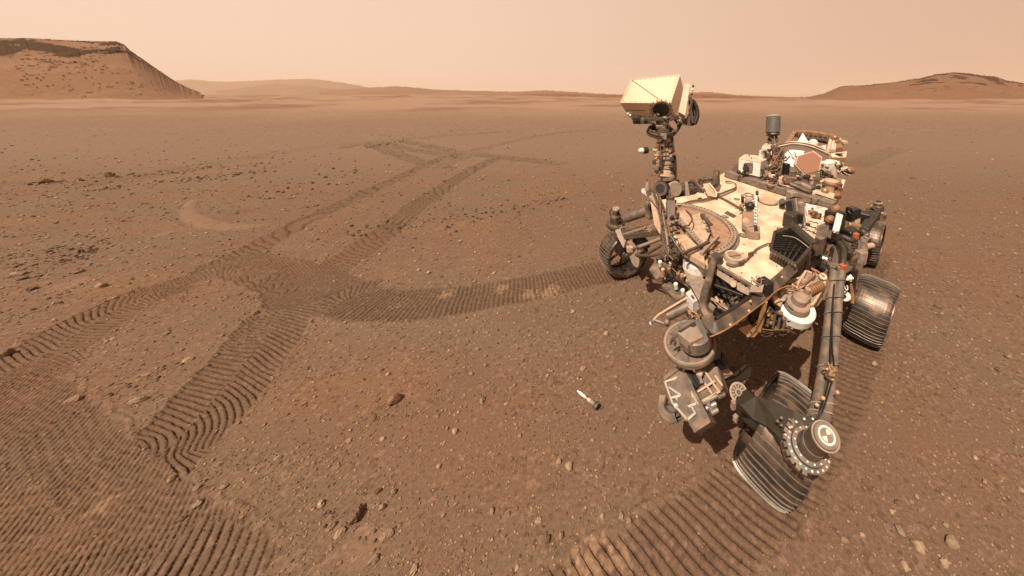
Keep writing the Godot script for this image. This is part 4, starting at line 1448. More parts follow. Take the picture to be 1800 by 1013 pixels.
func make_mast() -> void:
	var dz := 2.42
	var base := D(1176, 344, 0.0)
	var top_ := Q(1167, 236, dz)
	var mast := part("mast", sh().lathe(Q(1174, 318, dz), Shape.frame(top_ - Q(1174, 318, dz)), [[0.0, 0.05], [0.02, 0.058], [0.31, 0.05], [0.33, 0.058], [0.36, 0.058]], 24), M.tan)
	part("mast_foot", sh().hexa([Q(1150, 352, dz), Q(1192, 350, dz), Q(1188, 316, dz), Q(1156, 318, dz), Q(1158, 352, dz + 0.16), Q(1198, 350, dz + 0.16), Q(1194, 316, dz + 0.14), Q(1162, 318, dz + 0.14)]), M.brown, mast)
	var ge := Q(1164.7, 332.5, dz - 0.03)
	var gear := part("deployment_gear", sh().cyl(ge, ge + Vector3(-0.02, 0.015, 0.045), 0.064, 0.06, 32), M.black, mast)
	part("gear_ring", sh().ring(ge + Vector3(-0.02, 0.015, 0.045), Vector3(-0.02, 0.015, 0.045), 0.035, 0.055, 0.006, 32), M.brown, mast)
	part("gear_cover", sh().cyl(Q(1181.1, 331.3, dz + 0.02), Q(1181.1, 331.3, dz + 0.02) + Vector3(0.02, 0.01, 0.06), 0.07, 0.062, 28), M.tan, mast)
	part("mast_collar", sh().cyl(Q(1170, 312, dz), Q(1171, 300, dz), 0.068, 0.064, 28), M.dust_plate, mast)
	# clutter of boxes, clamps and wires up the tube
	for i in 9:
		var y := lerpf(306, 244, i / 8.0)
		var x := lerpf(1173, 1167, i / 8.0)
		part("clamp", sh().cyl(Q(x, y, dz), Q(x - 0.1, y - 2.2, dz), 0.062, -1.0, 22), [M.brown, M.tan, M.copper][i % 3], mast)
	fittings(Q(1160, 304, dz - 0.06), Q(1157, 250, dz - 0.06), 14, 6.5, 3, [M.brown, M.copper, M.dust_plate, M.dark_grey, M.tan], mast, "connector")
	fittings(Q(1181, 304, dz - 0.04), Q(1178, 250, dz - 0.04), 13, 6, 3, [M.brown, M.black, M.tan, M.copper], mast, "connector")
	for i in 5:
		var o := i * 2.2
		cable([Q(1186 + o * 0.3, 330, dz), Q(1180 + o, 290, dz - 0.03), Q(1176 + o, 262, dz - 0.04), Q(1177 + o * 0.6, 240, dz - 0.03)], 1.3, [M.black, M.brown, M.cable, M.black, M.brown][i], mast)
	loose_wires(Q(1158, 300, dz - 0.07), Q(1162, 248, dz - 0.07), 6, 0.10, 0.8, [M.brown, M.cable, M.black], mast)
	part("clock_box", sh().box(Q(1150, 285, dz - 0.02), Vector3(0.03, 0.035, 0.03)), M.brown, mast)
	# wind sensor on its boom
	var boom := part("sensor_boom", sh().tube([Q(1158, 261, dz), Q(1141, 263.5, dz - 0.05)], 0.006), M.tan)
	part("sensor_tip", sh().lathe(Q(1131, 265, dz - 0.06), Shape.frame(Vector3(-1, 0.05, 0.3)), [[0.0, 0.02], [0.01, 0.022], [0.03, 0.018], [0.042, 0.004]], 18), M.clean_white, boom)
	part("sensor_collar", sh().cyl(Q(1139, 264, dz - 0.05), Q(1131, 265, dz - 0.06), 0.026, -1.0, 18), M.black, boom)
	# azimuth drive with its hoops of cable
	var ax := part("pan_drive", sh().cyl(Q(1166, 240, dz), Q(1166, 227, dz), 0.062, 0.066, 28), M.brown)
	for i in 4:
		var c := Q(1159 + i, 236.5 - i * 2.4, dz - 0.02)
		part("cable_hoop", sh().ring(c, Vector3(0.1, 1, 0.25), 0.09, 0.104, 0.012, 36), [M.brown, M.black, M.dark_grey, M.brown][i], ax)
	part("drive_plate", sh().box(Q(1166, 240, dz - 0.10), Vector3(0.05, 0.045, 0.03)), M.tan, ax)
	part("neck", sh().cyl(Q(1165, 229, dz), Q(1164, 205, dz), 0.052, 0.056, 26), M.slate, ax)
	fittings(Q(1152, 224, dz - 0.05), Q(1180, 218, dz - 0.05), 9, 6, 5, [M.dark_grey, M.brown, M.tan, M.black], ax, "connector")
	cable([Q(1176, 242, dz), Q(1192, 228, dz), Q(1196, 214, dz), Q(1186, 204, dz)], 2.4, M.black, ax)
	cable([Q(1172, 244, dz), Q(1188, 234, dz), Q(1192, 220, dz - 0.02), Q(1182, 206, dz)], 2.0, M.brown, ax)
	# head
	var A := Q(1110, 140.5, 2.50)
	var B := Q(1195, 132, 2.50)
	var C := Q(1179, 181.5, 2.29)
	var E := Q(1091, 181, 2.29)
	var F := Q(1107, 206, 2.38)
	var G := Q(1187, 208, 2.38)
	var H := B + G - C
	var I := A + F - E
	var head := part("camera_head", sh().hexa([A, B, C, E, I, H, G, F]), M.head_cream)
	var n := (B - A).cross(E - A).normalized()
	if n.y < 0.0: n = -n
	part("seam", sh().bar(A.lerp(B, 0.02).lerp(E, 0.03) + n * 0.001, E.lerp(C, 0.86).lerp(A, 0.12) + n * 0.001, 0.006, 0.003, n), M.mark_dark, head)
	for e in [[A, B], [B, C], [C, E], [E, A], [E, F], [C, G], [F, G]]:
		part("edge_trim", sh().tube([e[0], e[1]], 0.004, 6), M.head_cream, head)
	var fn := (E - F).cross(G - F).normalized()
	if fn.z < 0.0: fn = -fn
	var lc := E.lerp(F, 0.46).lerp(C.lerp(G, 0.46), 0.76)
	lc = Q(1162, 192.5, lc.distance_to(EYE) / ray(1162, 192.5).length())
	var win := part("laser_window", sh().cyl(lc - fn * 0.02, lc + fn * 0.006, 0.066, -1.0, 36), M.lens, head)
	part("window_ring", sh().ring(lc - fn * 0.004, fn, 0.062, 0.076, 0.014, 36), M.tan, win)
	for i in 16:
		var f := Shape.frame(fn)
		var p := lc + (f.x * cos(TAU * i / 16.0) + f.y * sin(TAU * i / 16.0)) * 0.086
		part("bolt", sh().cyl(p, p + fn * 0.006, 0.005, -1.0, 8, false), M.mark_dark, win)
	for e in [[A, B], [B, C], [E, A], [C, E]]:
		for i in 9:
			var p: Vector3 = (e[0] as Vector3).lerp(e[1], (i + 0.5) / 9.0).lerp((A + B + C + E) * 0.25, 0.06)
			part("screw", sh().cyl(p, p + n * 0.003, 0.0042, -1.0, 8, false), M.tan, head)
	part("seam", sh().bar(E.lerp(F, 0.5) + fn * 0.001, E.lerp(F, 0.5).lerp(C.lerp(G, 0.5), 0.42) + fn * 0.001, 0.003, 0.003, fn), M.mark_dark, head)
	part("window_glass", sh().cyl(lc + fn * 0.002, lc + fn * 0.008, 0.05, -1.0, 30), M.clean_black, win)
	for i in 10:
		var p := F.lerp(G, (i + 0.5) / 10.0) + (E - F) * 0.10
		part("screw", sh().cyl(p, p + fn * 0.005, 0.005, -1.0, 8, false), M.brown, head)
	# side covers at the right of the head
	var lid := qp([[1203, 147], [1213.6, 148], [1204, 203], [1193, 197]], 2.36)
	lid[2] = Q(1204, 203, 2.30)
	lid[3] = Q(1193, 197, 2.30)
	part("side_cover", sh().hexa([lid[0], lid[1], lid[2], lid[3], lid[0] + Vector3(0.01, -0.03, -0.08), lid[1] + Vector3(0.01, -0.03, -0.08), lid[2] + Vector3(0.01, -0.03, -0.08), lid[3] + Vector3(0.01, -0.03, -0.08)]), M.cream, head)
	for i in 8:
		var p := Q(lerpf(1217, 1209, i / 7.0), lerpf(152, 200, i / 7.0), 2.36)
		part("cover_bolt", sh().cyl(p, p + Vector3(0.012, 0.004, 0.004), 0.010, -1.0, 10, false), M.clean_white if i % 2 else M.brown, head)
	# curved back of the camera bar and its harness
	part("camera_bar", sh().prism(qp([[1213, 176], [1219, 180], [1225, 192], [1227, 204], [1224, 219], [1216, 222], [1190, 219], [1192, 210], [1207, 208], [1211, 196]], 2.36), Vector3(0.02, -0.01, -0.12)), M.brown, head)
	part("bar_cover", sh().tube([Q(1217, 176, 2.34), Q(1224, 188, 2.34), Q(1226, 204, 2.34), Q(1221, 218, 2.34)], 0.016), M.black, head)
	loose_wires(Q(1212, 170, 2.33), Q(1216, 214, 2.33), 8, 0.12, 0.9, [M.black, M.brown, M.cable], head)
	part("camera", sh().box(Q(1121, 212, 2.36), Vector3(0.075, 0.05, 0.07), Basis(Vector3.UP, 0.1)), M.black, head)
	part("camera", sh().box(Q(1135, 212.5, 2.36), Vector3(0.085, 0.045, 0.07), Basis(Vector3.UP, 0.1)), M.dark_grey, head)
	for q in [[1121, 213], [1135, 213.5]]:
		var p := Q(q[0], q[1], 2.32)
		part("camera_lens", sh().cyl(p, p + Vector3(0, -0.006, 0.012), 0.014, -1.0, 18), M.lens, head)
	part("camera_bracket", sh().box(Q(1116, 207, 2.38), Vector3(0.05, 0.03, 0.06)), M.brown, head)
	part("camera_bracket", sh().box(Q(1152, 209, 2.38), Vector3(0.10, 0.03, 0.08)), M.brown, head)
	part("knob", sh().ball(Q(1104, 200, 2.35), 0.012), M.clean_white, head)
	part("knob", sh().ball(Q(1108, 203, 2.35), 0.010), M.clean_white, head)
	fittings(Q(1152, 206, 2.35), Q(1204, 210, 2.36), 10, 6, 3, [M.brown, M.tan, M.dark_grey, M.black], head, "connector")
	# bundles and folded parts behind the foot of the mast
	for i in 5:
		var o := i * 3.0
		cable([Q(1190, 342 - o, dz + 0.1), Q(1202 + o * 0.4, 330 - o * 0.8, dz + 0.1), Q(1216 + o * 0.3, 318 + o * 0.3, dz + 0.12), Q(1226, 330 + o * 0.4, dz + 0.1), Q(1240, 345, dz + 0.08)], 2.6, [M.black, M.brown, M.black, M.dark_grey, M.brown][i], mast)
	part("stowage_box", sh().box(Q(1205, 338, dz + 0.12), Vector3(0.16, 0.10, 0.12), Basis(Vector3.UP, 0.5)), M.brown, mast)
	part("stowage_plate", sh().hexa([Q(1204, 318, dz), Q(1209, 318, dz), Q(1213, 346, dz), Q(1205, 346, dz), Q(1204, 318, dz + 0.1), Q(1209, 318, dz + 0.1), Q(1213, 346, dz + 0.1), Q(1205, 346, dz + 0.1)]), M.tan, mast)
	var pleat := part("pleated_duct", sh().hexa([Q(1250, 330, 2.5), Q(1262, 325, 2.5), Q(1262, 300, 2.5), Q(1256, 298, 2.5), Q(1254, 332, 2.6), Q(1266, 326, 2.6), Q(1265, 300, 2.6), Q(1260, 298, 2.6)]), M.grey, mast)
	for i in 6:
		part("pleat", sh().bar(Q(1250 + i * 2.2, 328 - i, 2.49), Q(1255 + i * 1.2, 299, 2.49), 0.008, 0.012), M.dark_grey, pleat)
	part("black_block", sh().box(Q(1240, 318, 2.5), Vector3(0.10, 0.055, 0.07), Basis(Vector3.UP, 0.3)), M.dark_grey, mast)
	part("angled_panel", sh().prism([Q(1236, 324, 2.42), Q(1247, 322.5, 2.42), Q(1261, 341, 2.36), Q(1258, 347, 2.36), Q(1244, 344, 2.36)], Vector3(0.01, -0.004, -0.03)), M.dust_plate, mast)
	part("panel_edge", sh().tube([Q(1247, 322.5, 2.41), Q(1258, 337, 2.36), Q(1259, 346, 2.35)], 0.006), M.white, mast)
	# the white bracket and the camera at the left of the foot
	part("side_bracket", sh().prism([Q(1127, 333, dz), Q(1140, 329, dz), Q(1148, 343, dz), Q(1143, 348, dz), Q(1128, 339, dz)], Vector3(0.01, -0.01, -0.05)), M.white, mast)
	part("sun_sensor", sh().cyl(Q(1138, 335, dz - 0.03), Q(1138, 320, dz - 0.03), 0.022, 0.012, 18), M.tan, mast)
	part("sensor_pin", sh().tube([Q(1138, 320, dz - 0.03), Q(1137, 314, dz - 0.03)], 0.004), M.brown, mast)

func make_wheels() -> void:
	var shapes := wheel_shapes(0.245)
	var fp := Vector3(0.692, 0.265, -1.152)
	var mp := Vector3(1.825, 0.24, -2.085)
	var rp := Vector3(2.65, 0.25, -3.242)
	var fs := P(1096, 443, 0.25)
	add_wheel(fp, Vector3(0.755, -0.326, 0.569), 0.3, shapes, "nearest wheel with bright ribs under the large steering drum")
	add_wheel(mp, Vector3(0.705, -0.08, 0.705), 0.5, shapes, "middle wheel with a bright glint across its tread")
	add_wheel(rp, Vector3(0.719, -0.0, 0.695), 0.9, shapes, "rearmost wheel partly hidden by hoses")
	add_wheel(fs, Vector3(0.5, 0, 0.87), 0.2, shapes, "wheel at the foot of the mast, its dark inside towards the viewer")
	# the steering drum over the near wheel
	var a := Q(1421, 785, 1.165)
	var b := Q(1451, 767, 1.045)
	var ax := (b - a).normalized()
	var f := Shape.frame(ax)
	var dr := part("steering_drum", sh().lathe(a - ax * 0.03, f, [[0.0, 0.070], [0.006, 0.077], [0.026, 0.077], [0.03, 0.062], [0.044, 0.060], [0.047, 0.046], [0.11, 0.042], [0.112, 0.039], [a.distance_to(b) + 0.028, 0.041], [a.distance_to(b) + 0.03, 0.036]], 40), M.grey)
	for i in 22:
		var t := TAU * i / 22.0
		var d := f.x * cos(t) + f.y * sin(t)
		part("bolt", sh().cyl(a + d * 0.070, a + d * 0.070 + ax * 0.005, 0.0038, -1.0, 10), M.white, dr)
		if i > 6 and i < 16:
			part("lug", sh().box(a + d * 0.081 - ax * 0.014, Vector3(0.018, 0.016, 0.022), Basis(d.cross(ax), d, ax)), M.grey, dr)
	for i in 14:
		var t := TAU * (i + 0.4) / 14.0
		var d := f.x * cos(t) + f.y * sin(t)
		part("bolt", sh().cyl(a + d * 0.054 + ax * 0.016, a + d * 0.054 + ax * 0.026, 0.0032, -1.0, 10), M.white, dr)
	part("drum_ring", sh().ring(b - ax * 0.008, ax, 0.039, 0.044, 0.010, 36), M.tan, dr)
	var cap := part("drum_cap", sh().cyl(b - ax * 0.002, b + ax * 0.012, 0.040, 0.038, 36), M.dusty_grey, dr)
	cap.set_meta("label", "round drum cap with a white ring and cross mark")
	part("mark_ring", sh().ring(b + ax * 0.012, ax, 0.021, 0.027, 0.0012, 40), M.white, dr)
	for s in [0.0, 1.0]:
		var t: float = 0.85 + s * PI
		var p0 := b + ax * 0.0126
		var u := f.x * cos(t) + f.y * sin(t)
		var v := f.y * cos(t) - f.x * sin(t)
		part("mark_wedge", sh().prism([p0 + u * 0.0015, p0 + u * 0.015 + v * 0.010, p0 + u * 0.0185, p0 + u * 0.015 - v * 0.010], ax * 0.0012), M.white, dr)
	part("drum_fin", sh().prism([Q(1446, 792, 1.10), Q(1452, 792, 1.10), Q(1451, 808, 1.12), Q(1446, 822, 1.15), Q(1437, 840, 1.19), Q(1430, 841, 1.19), Q(1439, 822, 1.15), Q(1444, 806, 1.12)], Vector3(-0.003, -0.012, -0.004)), M.olive, dr)
	# outer flange plate under the drum
	var fl := part("flange_plate", sh().prism([Q(1373, 775, 1.21), Q(1387, 757, 1.2), Q(1412, 735, 1.2), Q(1436, 727, 1.2), Q(1460, 745, 1.18), Q(1468, 780, 1.17), Q(1458, 812, 1.17), Q(1432, 828, 1.18), Q(1400, 824, 1.19), Q(1380, 805, 1.2)], -ax * 0.02), M.grey)
	for i in 18:
		var t := TAU * i / 18.0
		var q := Vector2(1420 + cos(t) * 43.0, 780 + sin(t) * 43.0)
		var p := Q(q.x, q.y, 1.195) + ax * 0.004
		part("bolt", sh().cyl(p, p + ax * 0.007, 0.0042, -1.0, 10), M.white, fl)
	# the yoke that reaches over the wheel to its hub, in shade
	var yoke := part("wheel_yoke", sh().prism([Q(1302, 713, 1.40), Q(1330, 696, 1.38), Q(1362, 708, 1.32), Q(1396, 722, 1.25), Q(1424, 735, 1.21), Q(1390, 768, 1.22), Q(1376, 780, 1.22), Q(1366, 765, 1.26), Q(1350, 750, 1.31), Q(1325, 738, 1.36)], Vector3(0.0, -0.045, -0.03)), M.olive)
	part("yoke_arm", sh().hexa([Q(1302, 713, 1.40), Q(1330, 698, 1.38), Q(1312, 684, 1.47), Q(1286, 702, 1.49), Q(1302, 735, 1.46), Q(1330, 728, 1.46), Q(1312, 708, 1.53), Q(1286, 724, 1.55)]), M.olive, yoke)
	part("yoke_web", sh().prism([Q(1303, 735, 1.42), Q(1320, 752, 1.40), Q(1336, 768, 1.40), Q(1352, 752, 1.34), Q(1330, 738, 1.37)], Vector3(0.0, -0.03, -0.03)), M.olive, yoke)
	for q in [[1386, 738], [1395, 747], [1382, 755], [1404, 751], [1372, 748], [1379, 768], [1390, 765], [1372, 735], [1365, 741]]:
		var p := Q(q[0], q[1], 1.245)
		part("bolt", sh().cyl(p, p + Vector3(0, 0.012, 0.008), 0.005, -1.0, 10), M.dusty_grey, yoke)
	var hb := Q(1298, 690, 1.48)
	var ha := Vector3(-0.15, 0.75, 0.62).normalized()
	var hub := part("drive_motor", sh().lathe(hb - ha * 0.08, Shape.frame(ha), [[0.0, 0.035], [0.04, 0.04], [0.078, 0.042], [0.08, 0.036]], 28), M.brown)
	part("motor_ring", sh().ring(hb, ha, 0.033, 0.042, 0.006, 32), M.tan, hub)
	part("motor_ring", sh().ring(hb, ha, 0.010, 0.016, 0.010, 24), M.tan, hub)
	for i in 12:
		var ff := Shape.frame(ha)
		var d := ff.x * cos(TAU * i / 12.0) + ff.y * sin(TAU * i / 12.0)
		part("motor_spoke", sh().bar(hb + d * 0.017, hb + d * 0.034, 0.005, 0.006, ha), M.tan, hub)
	part("motor_clip", sh().box(Q(1289, 712, 1.46), Vector3(0.02, 0.045, 0.02), Basis(Vector3.UP, 0.3)), M.tan, hub)
	part("motor_clip", sh().box(Q(1293, 735, 1.45), Vector3(0.02, 0.03, 0.02), Basis(Vector3.UP, 0.7)), M.tan, hub)
	# the leg: two pipes from the pivot to the drum, tied together, with wiring
	var t1 := [Q(1466, 478, 1.87), Q(1459, 540, 1.73), Q(1452, 610, 1.55), Q(1441, 690, 1.36), Q(1428, 738, 1.25)]
	var t2 := [Q(1479, 478, 1.86), Q(1473, 540, 1.72), Q(1467, 610, 1.54), Q(1459, 690, 1.33), Q(1447, 748, 1.20)]
	var leg := part("suspension_leg", sh().tube(t1, 0.0245, 20), M.dusty_grey)
	part("leg_pipe", sh().tube(t2, 0.022, 20), M.dusty_grey, leg)
	for k in [[0.08, 0], [0.2, 0], [0.3, 0], [0.45, 0], [0.62, 0], [0.86, 1], [0.93, 1]]:
		var i := int(k[0] * 4.0)
		var u: float = k[0] * 4.0 - i
		var c1: Vector3 = (t1[i] as Vector3).lerp(t1[i + 1], u)
		var c2: Vector3 = (t2[i] as Vector3).lerp(t2[i + 1], u)
		part("tie_band", sh().tube([c1 + Vector3(-0.03, 0.0, 0.0), c1 + Vector3(-0.02, 0.024, 0.01), c2 + Vector3(0.012, 0.025, 0.01), c2 + Vector3(0.026, 0.0, 0.0)], 0.0035, 6), M.tan if k[1] else M.dusty_grey, leg)
	for o in [0.0, 1.6]:
		cable([Q(1466 + o * 0.7, 500, 1.78), Q(1462 + o, 560, 1.63), Q(1460 + o * 2, 610, 1.49), Q(1460 + o * 4, 650, 1.38), Q(1452 + o * 3, 690, 1.28), Q(1440 + o * 3, 725, 1.2), Q(1430 + o, 745, 1.19)], 0.9, M.black, leg)
	var js := part("wire_splice", sh().box(Q(1461, 656, 1.345), Vector3(0.035, 0.05, 0.03), Basis(Vector3.UP, 0.2)), M.gold, leg)
	fittings(Q(1458, 645, 1.34), Q(1464, 668, 1.33), 12, 4.5, 4, [M.gold, M.dust_plate, M.cream, M.tan], js, "connector")
	loose_wires(Q(1458, 640, 1.35), Q(1462, 672, 1.33), 5, 0.25, 0.8, [M.dust_plate, M.brown, M.gold], js)
	for q in [[1472, 690], [1447, 700], [1436, 712], [1452, 722]]:
		part("knot", sh().ball(Q(q[0], q[1], 1.25), 0.008), M.dust_plate, leg)
	part("leg_end", sh().hexa([Q(1418, 742, 1.22), Q(1440, 722, 1.24), Q(1450, 735, 1.22), Q(1430, 762, 1.19), Q(1418, 744, 1.26), Q(1440, 724, 1.28), Q(1450, 737, 1.26), Q(1430, 764, 1.23)]), M.slate, leg)
	# what steers and carries the wheel by the mast
	var s0 := Q(1082, 396, 3.0)
	var s1 := Q(1083, 366, 2.9)
	var sd := part("steering_drum", sh().lathe(s0, Shape.frame(s1 - s0), [[0.0, 0.085], [0.035, 0.085], [0.04, 0.055], [0.12, 0.052], [0.14, 0.035], [0.185, 0.034]], 30), M.dark_grey)
	part("drum_cap", sh().cyl(s1 + (s0 - s1) * 0.1, s1, 0.036, 0.034, 24), M.tan, sd)
	for i in 14:
		var fr := Shape.frame(s1 - s0)
		var d := fr.x * cos(TAU * i / 14.0) + fr.y * sin(TAU * i / 14.0)
		part("lug", sh().box(s0 + d * 0.085 + fr.z * 0.01, Vector3(0.014, 0.014, 0.03), fr), M.brown, sd)
	cable([Q(1076, 384, 2.95), Q(1072, 374, 2.93), Q(1078, 366, 2.92), Q(1086, 372, 2.9)], 0.9, M.black, sd)
	cable([Q(1078, 390, 2.93), Q(1090, 388, 2.92), Q(1100, 380, 2.85), Q(1118, 372, 2.75), Q(1134, 366, 2.65)], 1.2, M.brown, sd)
	var arm := part("suspension_leg", sh().cyl(Q(1100, 385, 2.9), Q(1140, 371, 2.62), 0.038, 0.04, 22), M.dusty_grey)
	part("leg_joint", sh().box(Q(1142, 371, 2.6), Vector3(0.06, 0.13, 0.07), Basis(Vector3.UP, 0.6)), M.grey, arm)
	part("leg_fork", sh().bar(Q(1100, 416, 2.86), Q(1158, 408, 2.5), 0.06, 0.05), M.brown, arm)
	part("leg_fork", sh().bar(Q(1097, 400, 2.9), Q(1104, 420, 2.85), 0.07, 0.04), M.dark_grey, arm)
	part("leg_rod", sh().bar(Q(1096, 412, 2.85), Q(1148, 396, 2.55), 0.018, 0.018), M.tan, arm)
	part("leg_rod", sh().tube([Q(1115, 437, 2.72), Q(1140, 428, 2.6), Q(1168, 417, 2.45)], 0.016, 10), M.tan, arm)
	part("leg_rod", sh().tube([Q(1112, 447, 2.72), Q(1140, 450, 2.55), Q(1176, 443, 2.35)], 0.012, 10), M.brown, arm)
	part("leg_rod", sh().tube([Q(1128, 452, 2.7), Q(1162, 432, 2.5)], 0.012, 10), M.brown, arm)
	part("leg_plate", sh().prism([Q(1080, 402, 2.93), Q(1098, 398, 2.93), Q(1103, 412, 2.85), Q(1096, 436, 2.78), Q(1087, 420, 2.85)], Vector3(0.02, -0.01, -0.03)), M.tan, arm)
	var od := Q(1114.5, 449, 2.68)
	part("oval_guard", sh().prism(oval(od, Vector3(0.042, 0.0, 0.012), Vector3(0.02, -0.105, 0.02), 22), Vector3(0.004, 0.0, -0.012)), M.tan, arm)
	part("guard_hub", sh().box(Q(1107, 438, 2.68), Vector3(0.05, 0.05, 0.05), Basis(Vector3.UP, 0.3)), M.dust_plate, arm)
	part("hose", sh().tube([Q(1110, 428, 2.8), Q(1122, 418, 2.75), Q(1134, 422, 2.7), Q(1140, 434, 2.65)], 0.018, 10), M.black, arm)
	fittings(Q(1104, 428, 2.74), Q(1130, 446, 2.66), 8, 7, 5, [M.tan, M.brown, M.dark_grey], arm, "bracket")
	fittings(Q(1110, 410, 2.8), Q(1150, 402, 2.55), 10, 6, 4, [M.brown, M.dark_grey, M.tan, M.copper], arm, "bracket")
	cable([Q(1094, 410, 2.85), Q(1112, 402, 2.78), Q(1140, 395, 2.6)], 1.0, M.cable, arm)

func oval(c: Vector3, a: Vector3, b: Vector3, n: int) -> Array:
	var out := []
	for i in n:
		out.append(c + a * cos(TAU * i / n) + b * sin(TAU * i / n))
	return out

func make_front() -> void:
	var up := deck_up()
	# dark V-shaped front frame: two curved beams that meet at the bottom
	var lf := [D(1257.3, 455.9, 0.02), D(1250.8, 471.7, 0.02), D(1246.4, 491.4, 0.01), D(1240.5, 511.2, 0.0), D(1236.6, 528.9, -0.01), D(1236.2, 542.8, -0.01), D(1243.5, 557.6, -0.02), D(1256.3, 566.4, -0.02)]
	var frame := part("front_frame", flat_beam(lf, 0.032, 0.05, Vector3(-0.2, 0.7, 0.6)), M.dark_grey)
	var rf := [D(1243.5, 560.5, -0.02), D(1254.3, 576.3, -0.02), D(1272.1, 568.4, -0.02), D(1297.8, 550.7, -0.02), D(1319.5, 531.9, -0.02), D(1347.1, 511.2, -0.01), D(1372.7, 490.5, 0.0), D(1392.5, 471.7, 0.02)]
	part("frame_beam", flat_beam(rf, 0.05, 0.045, Vector3(-0.1, 0.6, 0.8)), M.dark_grey, frame)
	part("frame_rail", flat_beam([D(1256.3, 563.5, 0.0), D(1287.9, 544.7, 0.0), D(1316.5, 523.4, 0.0)], 0.016, 0.03, Vector3(0.0, 0.8, 0.5)), M.black, frame)
	part("frame_plate", sh().prism(dp([[1240.5, 552.6], [1266.2, 563.5], [1282.0, 557.6], [1260.3, 578.3], [1246.4, 572.4]], -0.03), Vector3(0, -0.03, -0.0)), M.dark_grey, frame)
	part("frame_corner", sh().box(D(1257.3, 457.9, 0.02), Vector3(0.07, 0.06, 0.05), Basis(Vector3.UP, 0.7)), M.dark_grey, frame)
	var lead := []
	for q in [[600, 722], [720, 668], [850, 585], [1000, 470], [1100, 395], [1200, 305], [1300, 265]]:
		lead.append(D(1130 + q[0] / 5.067, 450 + q[1] / 5.067, 0.02 if q[0] > 700 else 0.0))
	part("orange_lead", sh().tube(lead, 0.003, 8), M.orange_cable, frame)
	for q in [[960, 405], [780, 615], [945, 490], [1240, 190], [1130, 262], [1340, 105]]:
		part("frame_bolt", sh().ball(D(1130 + q[0] / 5.067, 450 + q[1] / 5.067, 0.02), 0.006), M.dust_plate, frame)
	# front panel of the body, tilted, with a row of fasteners
	var pl := part("front_panel", sh().prism([D(1257, 466, 0.0), D(1322, 505, 0.0), D(1321, 522, -0.02), D(1300, 512, -0.03), D(1257, 482, -0.03)], Vector3(0.01, -0.01, -0.02)), M.tan)
	part("panel_flange", sh().bar(D(1258, 465, 0.012), D(1322, 503, 0.012), 0.016, 0.014), M.dusty_grey, pl)
	for i in 9:
		var p := D(lerpf(1264, 1318, i / 8.0), lerpf(472, 505, i / 8.0), 0.0)
		part("panel_bolt", sh().box(p, Vector3(0.011, 0.012, 0.01), Basis(Vector3.UP, 0.6)), M.black if i % 2 else M.tan, pl)
	part("panel_disc", sh().cyl(D(1290, 499, -0.015), D(1289, 500, 0.0), 0.014, -1.0, 20), M.dust_plate, pl)
	# silver faced camera box at the corner
	var hz := part("hazard_camera", sh().hexa([D(1320.4, 501.3, 0.05), D(1343.1, 500.3, 0.05), D(1339.6, 514.1, 0.04), D(1317.5, 513.5, 0.04), D(1320.4, 501.3, -0.02), D(1343.1, 500.3, -0.02), D(1339.6, 514.1, -0.03), D(1317.5, 513.5, -0.03)]), M.tan)
	part("silver_face", sh().bar(D(1317.5, 514.5, 0.01), D(1339.6, 515.5, 0.01), 0.012, 0.045), M.silver, hz)
	part("camera_block", sh().box(D(1344.1, 504.3, 0.02), Vector3(0.05, 0.07, 0.06), Basis(Vector3.UP, 0.4)), M.black, hz)
	loose_wires(D(1325.4, 497.4, 0.06), D(1341.2, 494.4, 0.05), 6, 0.35, 0.8, [M.dusty_grey, M.brown, M.tan], hz)
	# inside the frame: the works under the deck
	var bay := part("equipment_bay", sh().prism(dp([[1252, 490], [1300, 518], [1312, 532], [1275, 552], [1250, 545]], -0.14), Vector3(0, -0.06, 0)), M.brown)
	part("silver_face", sh().prism(dp([[1248.4, 530.9], [1258.3, 539.8], [1253.3, 547.1], [1242.1, 536.8]], -0.04), Vector3(0.0, -0.03, 0)), M.silver, bay)
	part("black_box", sh().prism(dp([[1240.5, 539.8], [1258.3, 542.8], [1268.1, 556.6], [1252.4, 560.5], [1243.5, 554.6]], -0.08), Vector3(0.0, -0.04, 0)), M.clean_black, bay)
	fittings(D(1258.3, 527.0, -0.07), D(1276.0, 544.7, -0.06), 16, 6, 6, [M.tan, M.dust_plate, M.brown, M.black, M.gold], bay)
	loose_wires(D(1250.4, 525.0, -0.04), D(1282.0, 546.7, -0.04), 9, 0.12, 0.7, [M.tan, M.dust_plate, M.brown], bay)
	fittings(D(1282.0, 519.1, -0.07), D(1297.8, 536.8, -0.05), 12, 6, 6, [M.black, M.dark_grey, M.olive], bay)
	for i in 3:
		part("strut", sh().bar(D(1256 + i * 14, 488 + i * 7, -0.05), D(1272 + i * 13, 516 + i * 4, -0.05), 0.012, 0.014), M.black, bay)
	part("strut", sh().bar(D(1252, 500, -0.04), D(1306, 520, -0.04), 0.012, 0.014), M.black, bay)
	# the arm shoulder: ribbed bracket, white drum, stepped cap
	var br := [[60, 600], [95, 545], [180, 432], [330, 375], [425, 350], [485, 270], [600, 310], [720, 342], [715, 450], [690, 490], [600, 640], [555, 700], [400, 640], [180, 640], [100, 630]]
	var poly := []
	for q in br:
		poly.append(Q(1350 + q[0] / 7.235, 440 + q[1] / 7.235, lerpf(1.50, 1.60, (640.0 - q[1]) / 370.0)))
	var sd := part("arm_shoulder", sh().prism(poly, Vector3(0.0, -0.02, -0.01)), M.tan)
	for i in poly.size():
		part("shoulder_rib", sh().tube([poly[i], poly[(i + 1) % poly.size()]], 0.008, 6), M.dust_plate, sd)
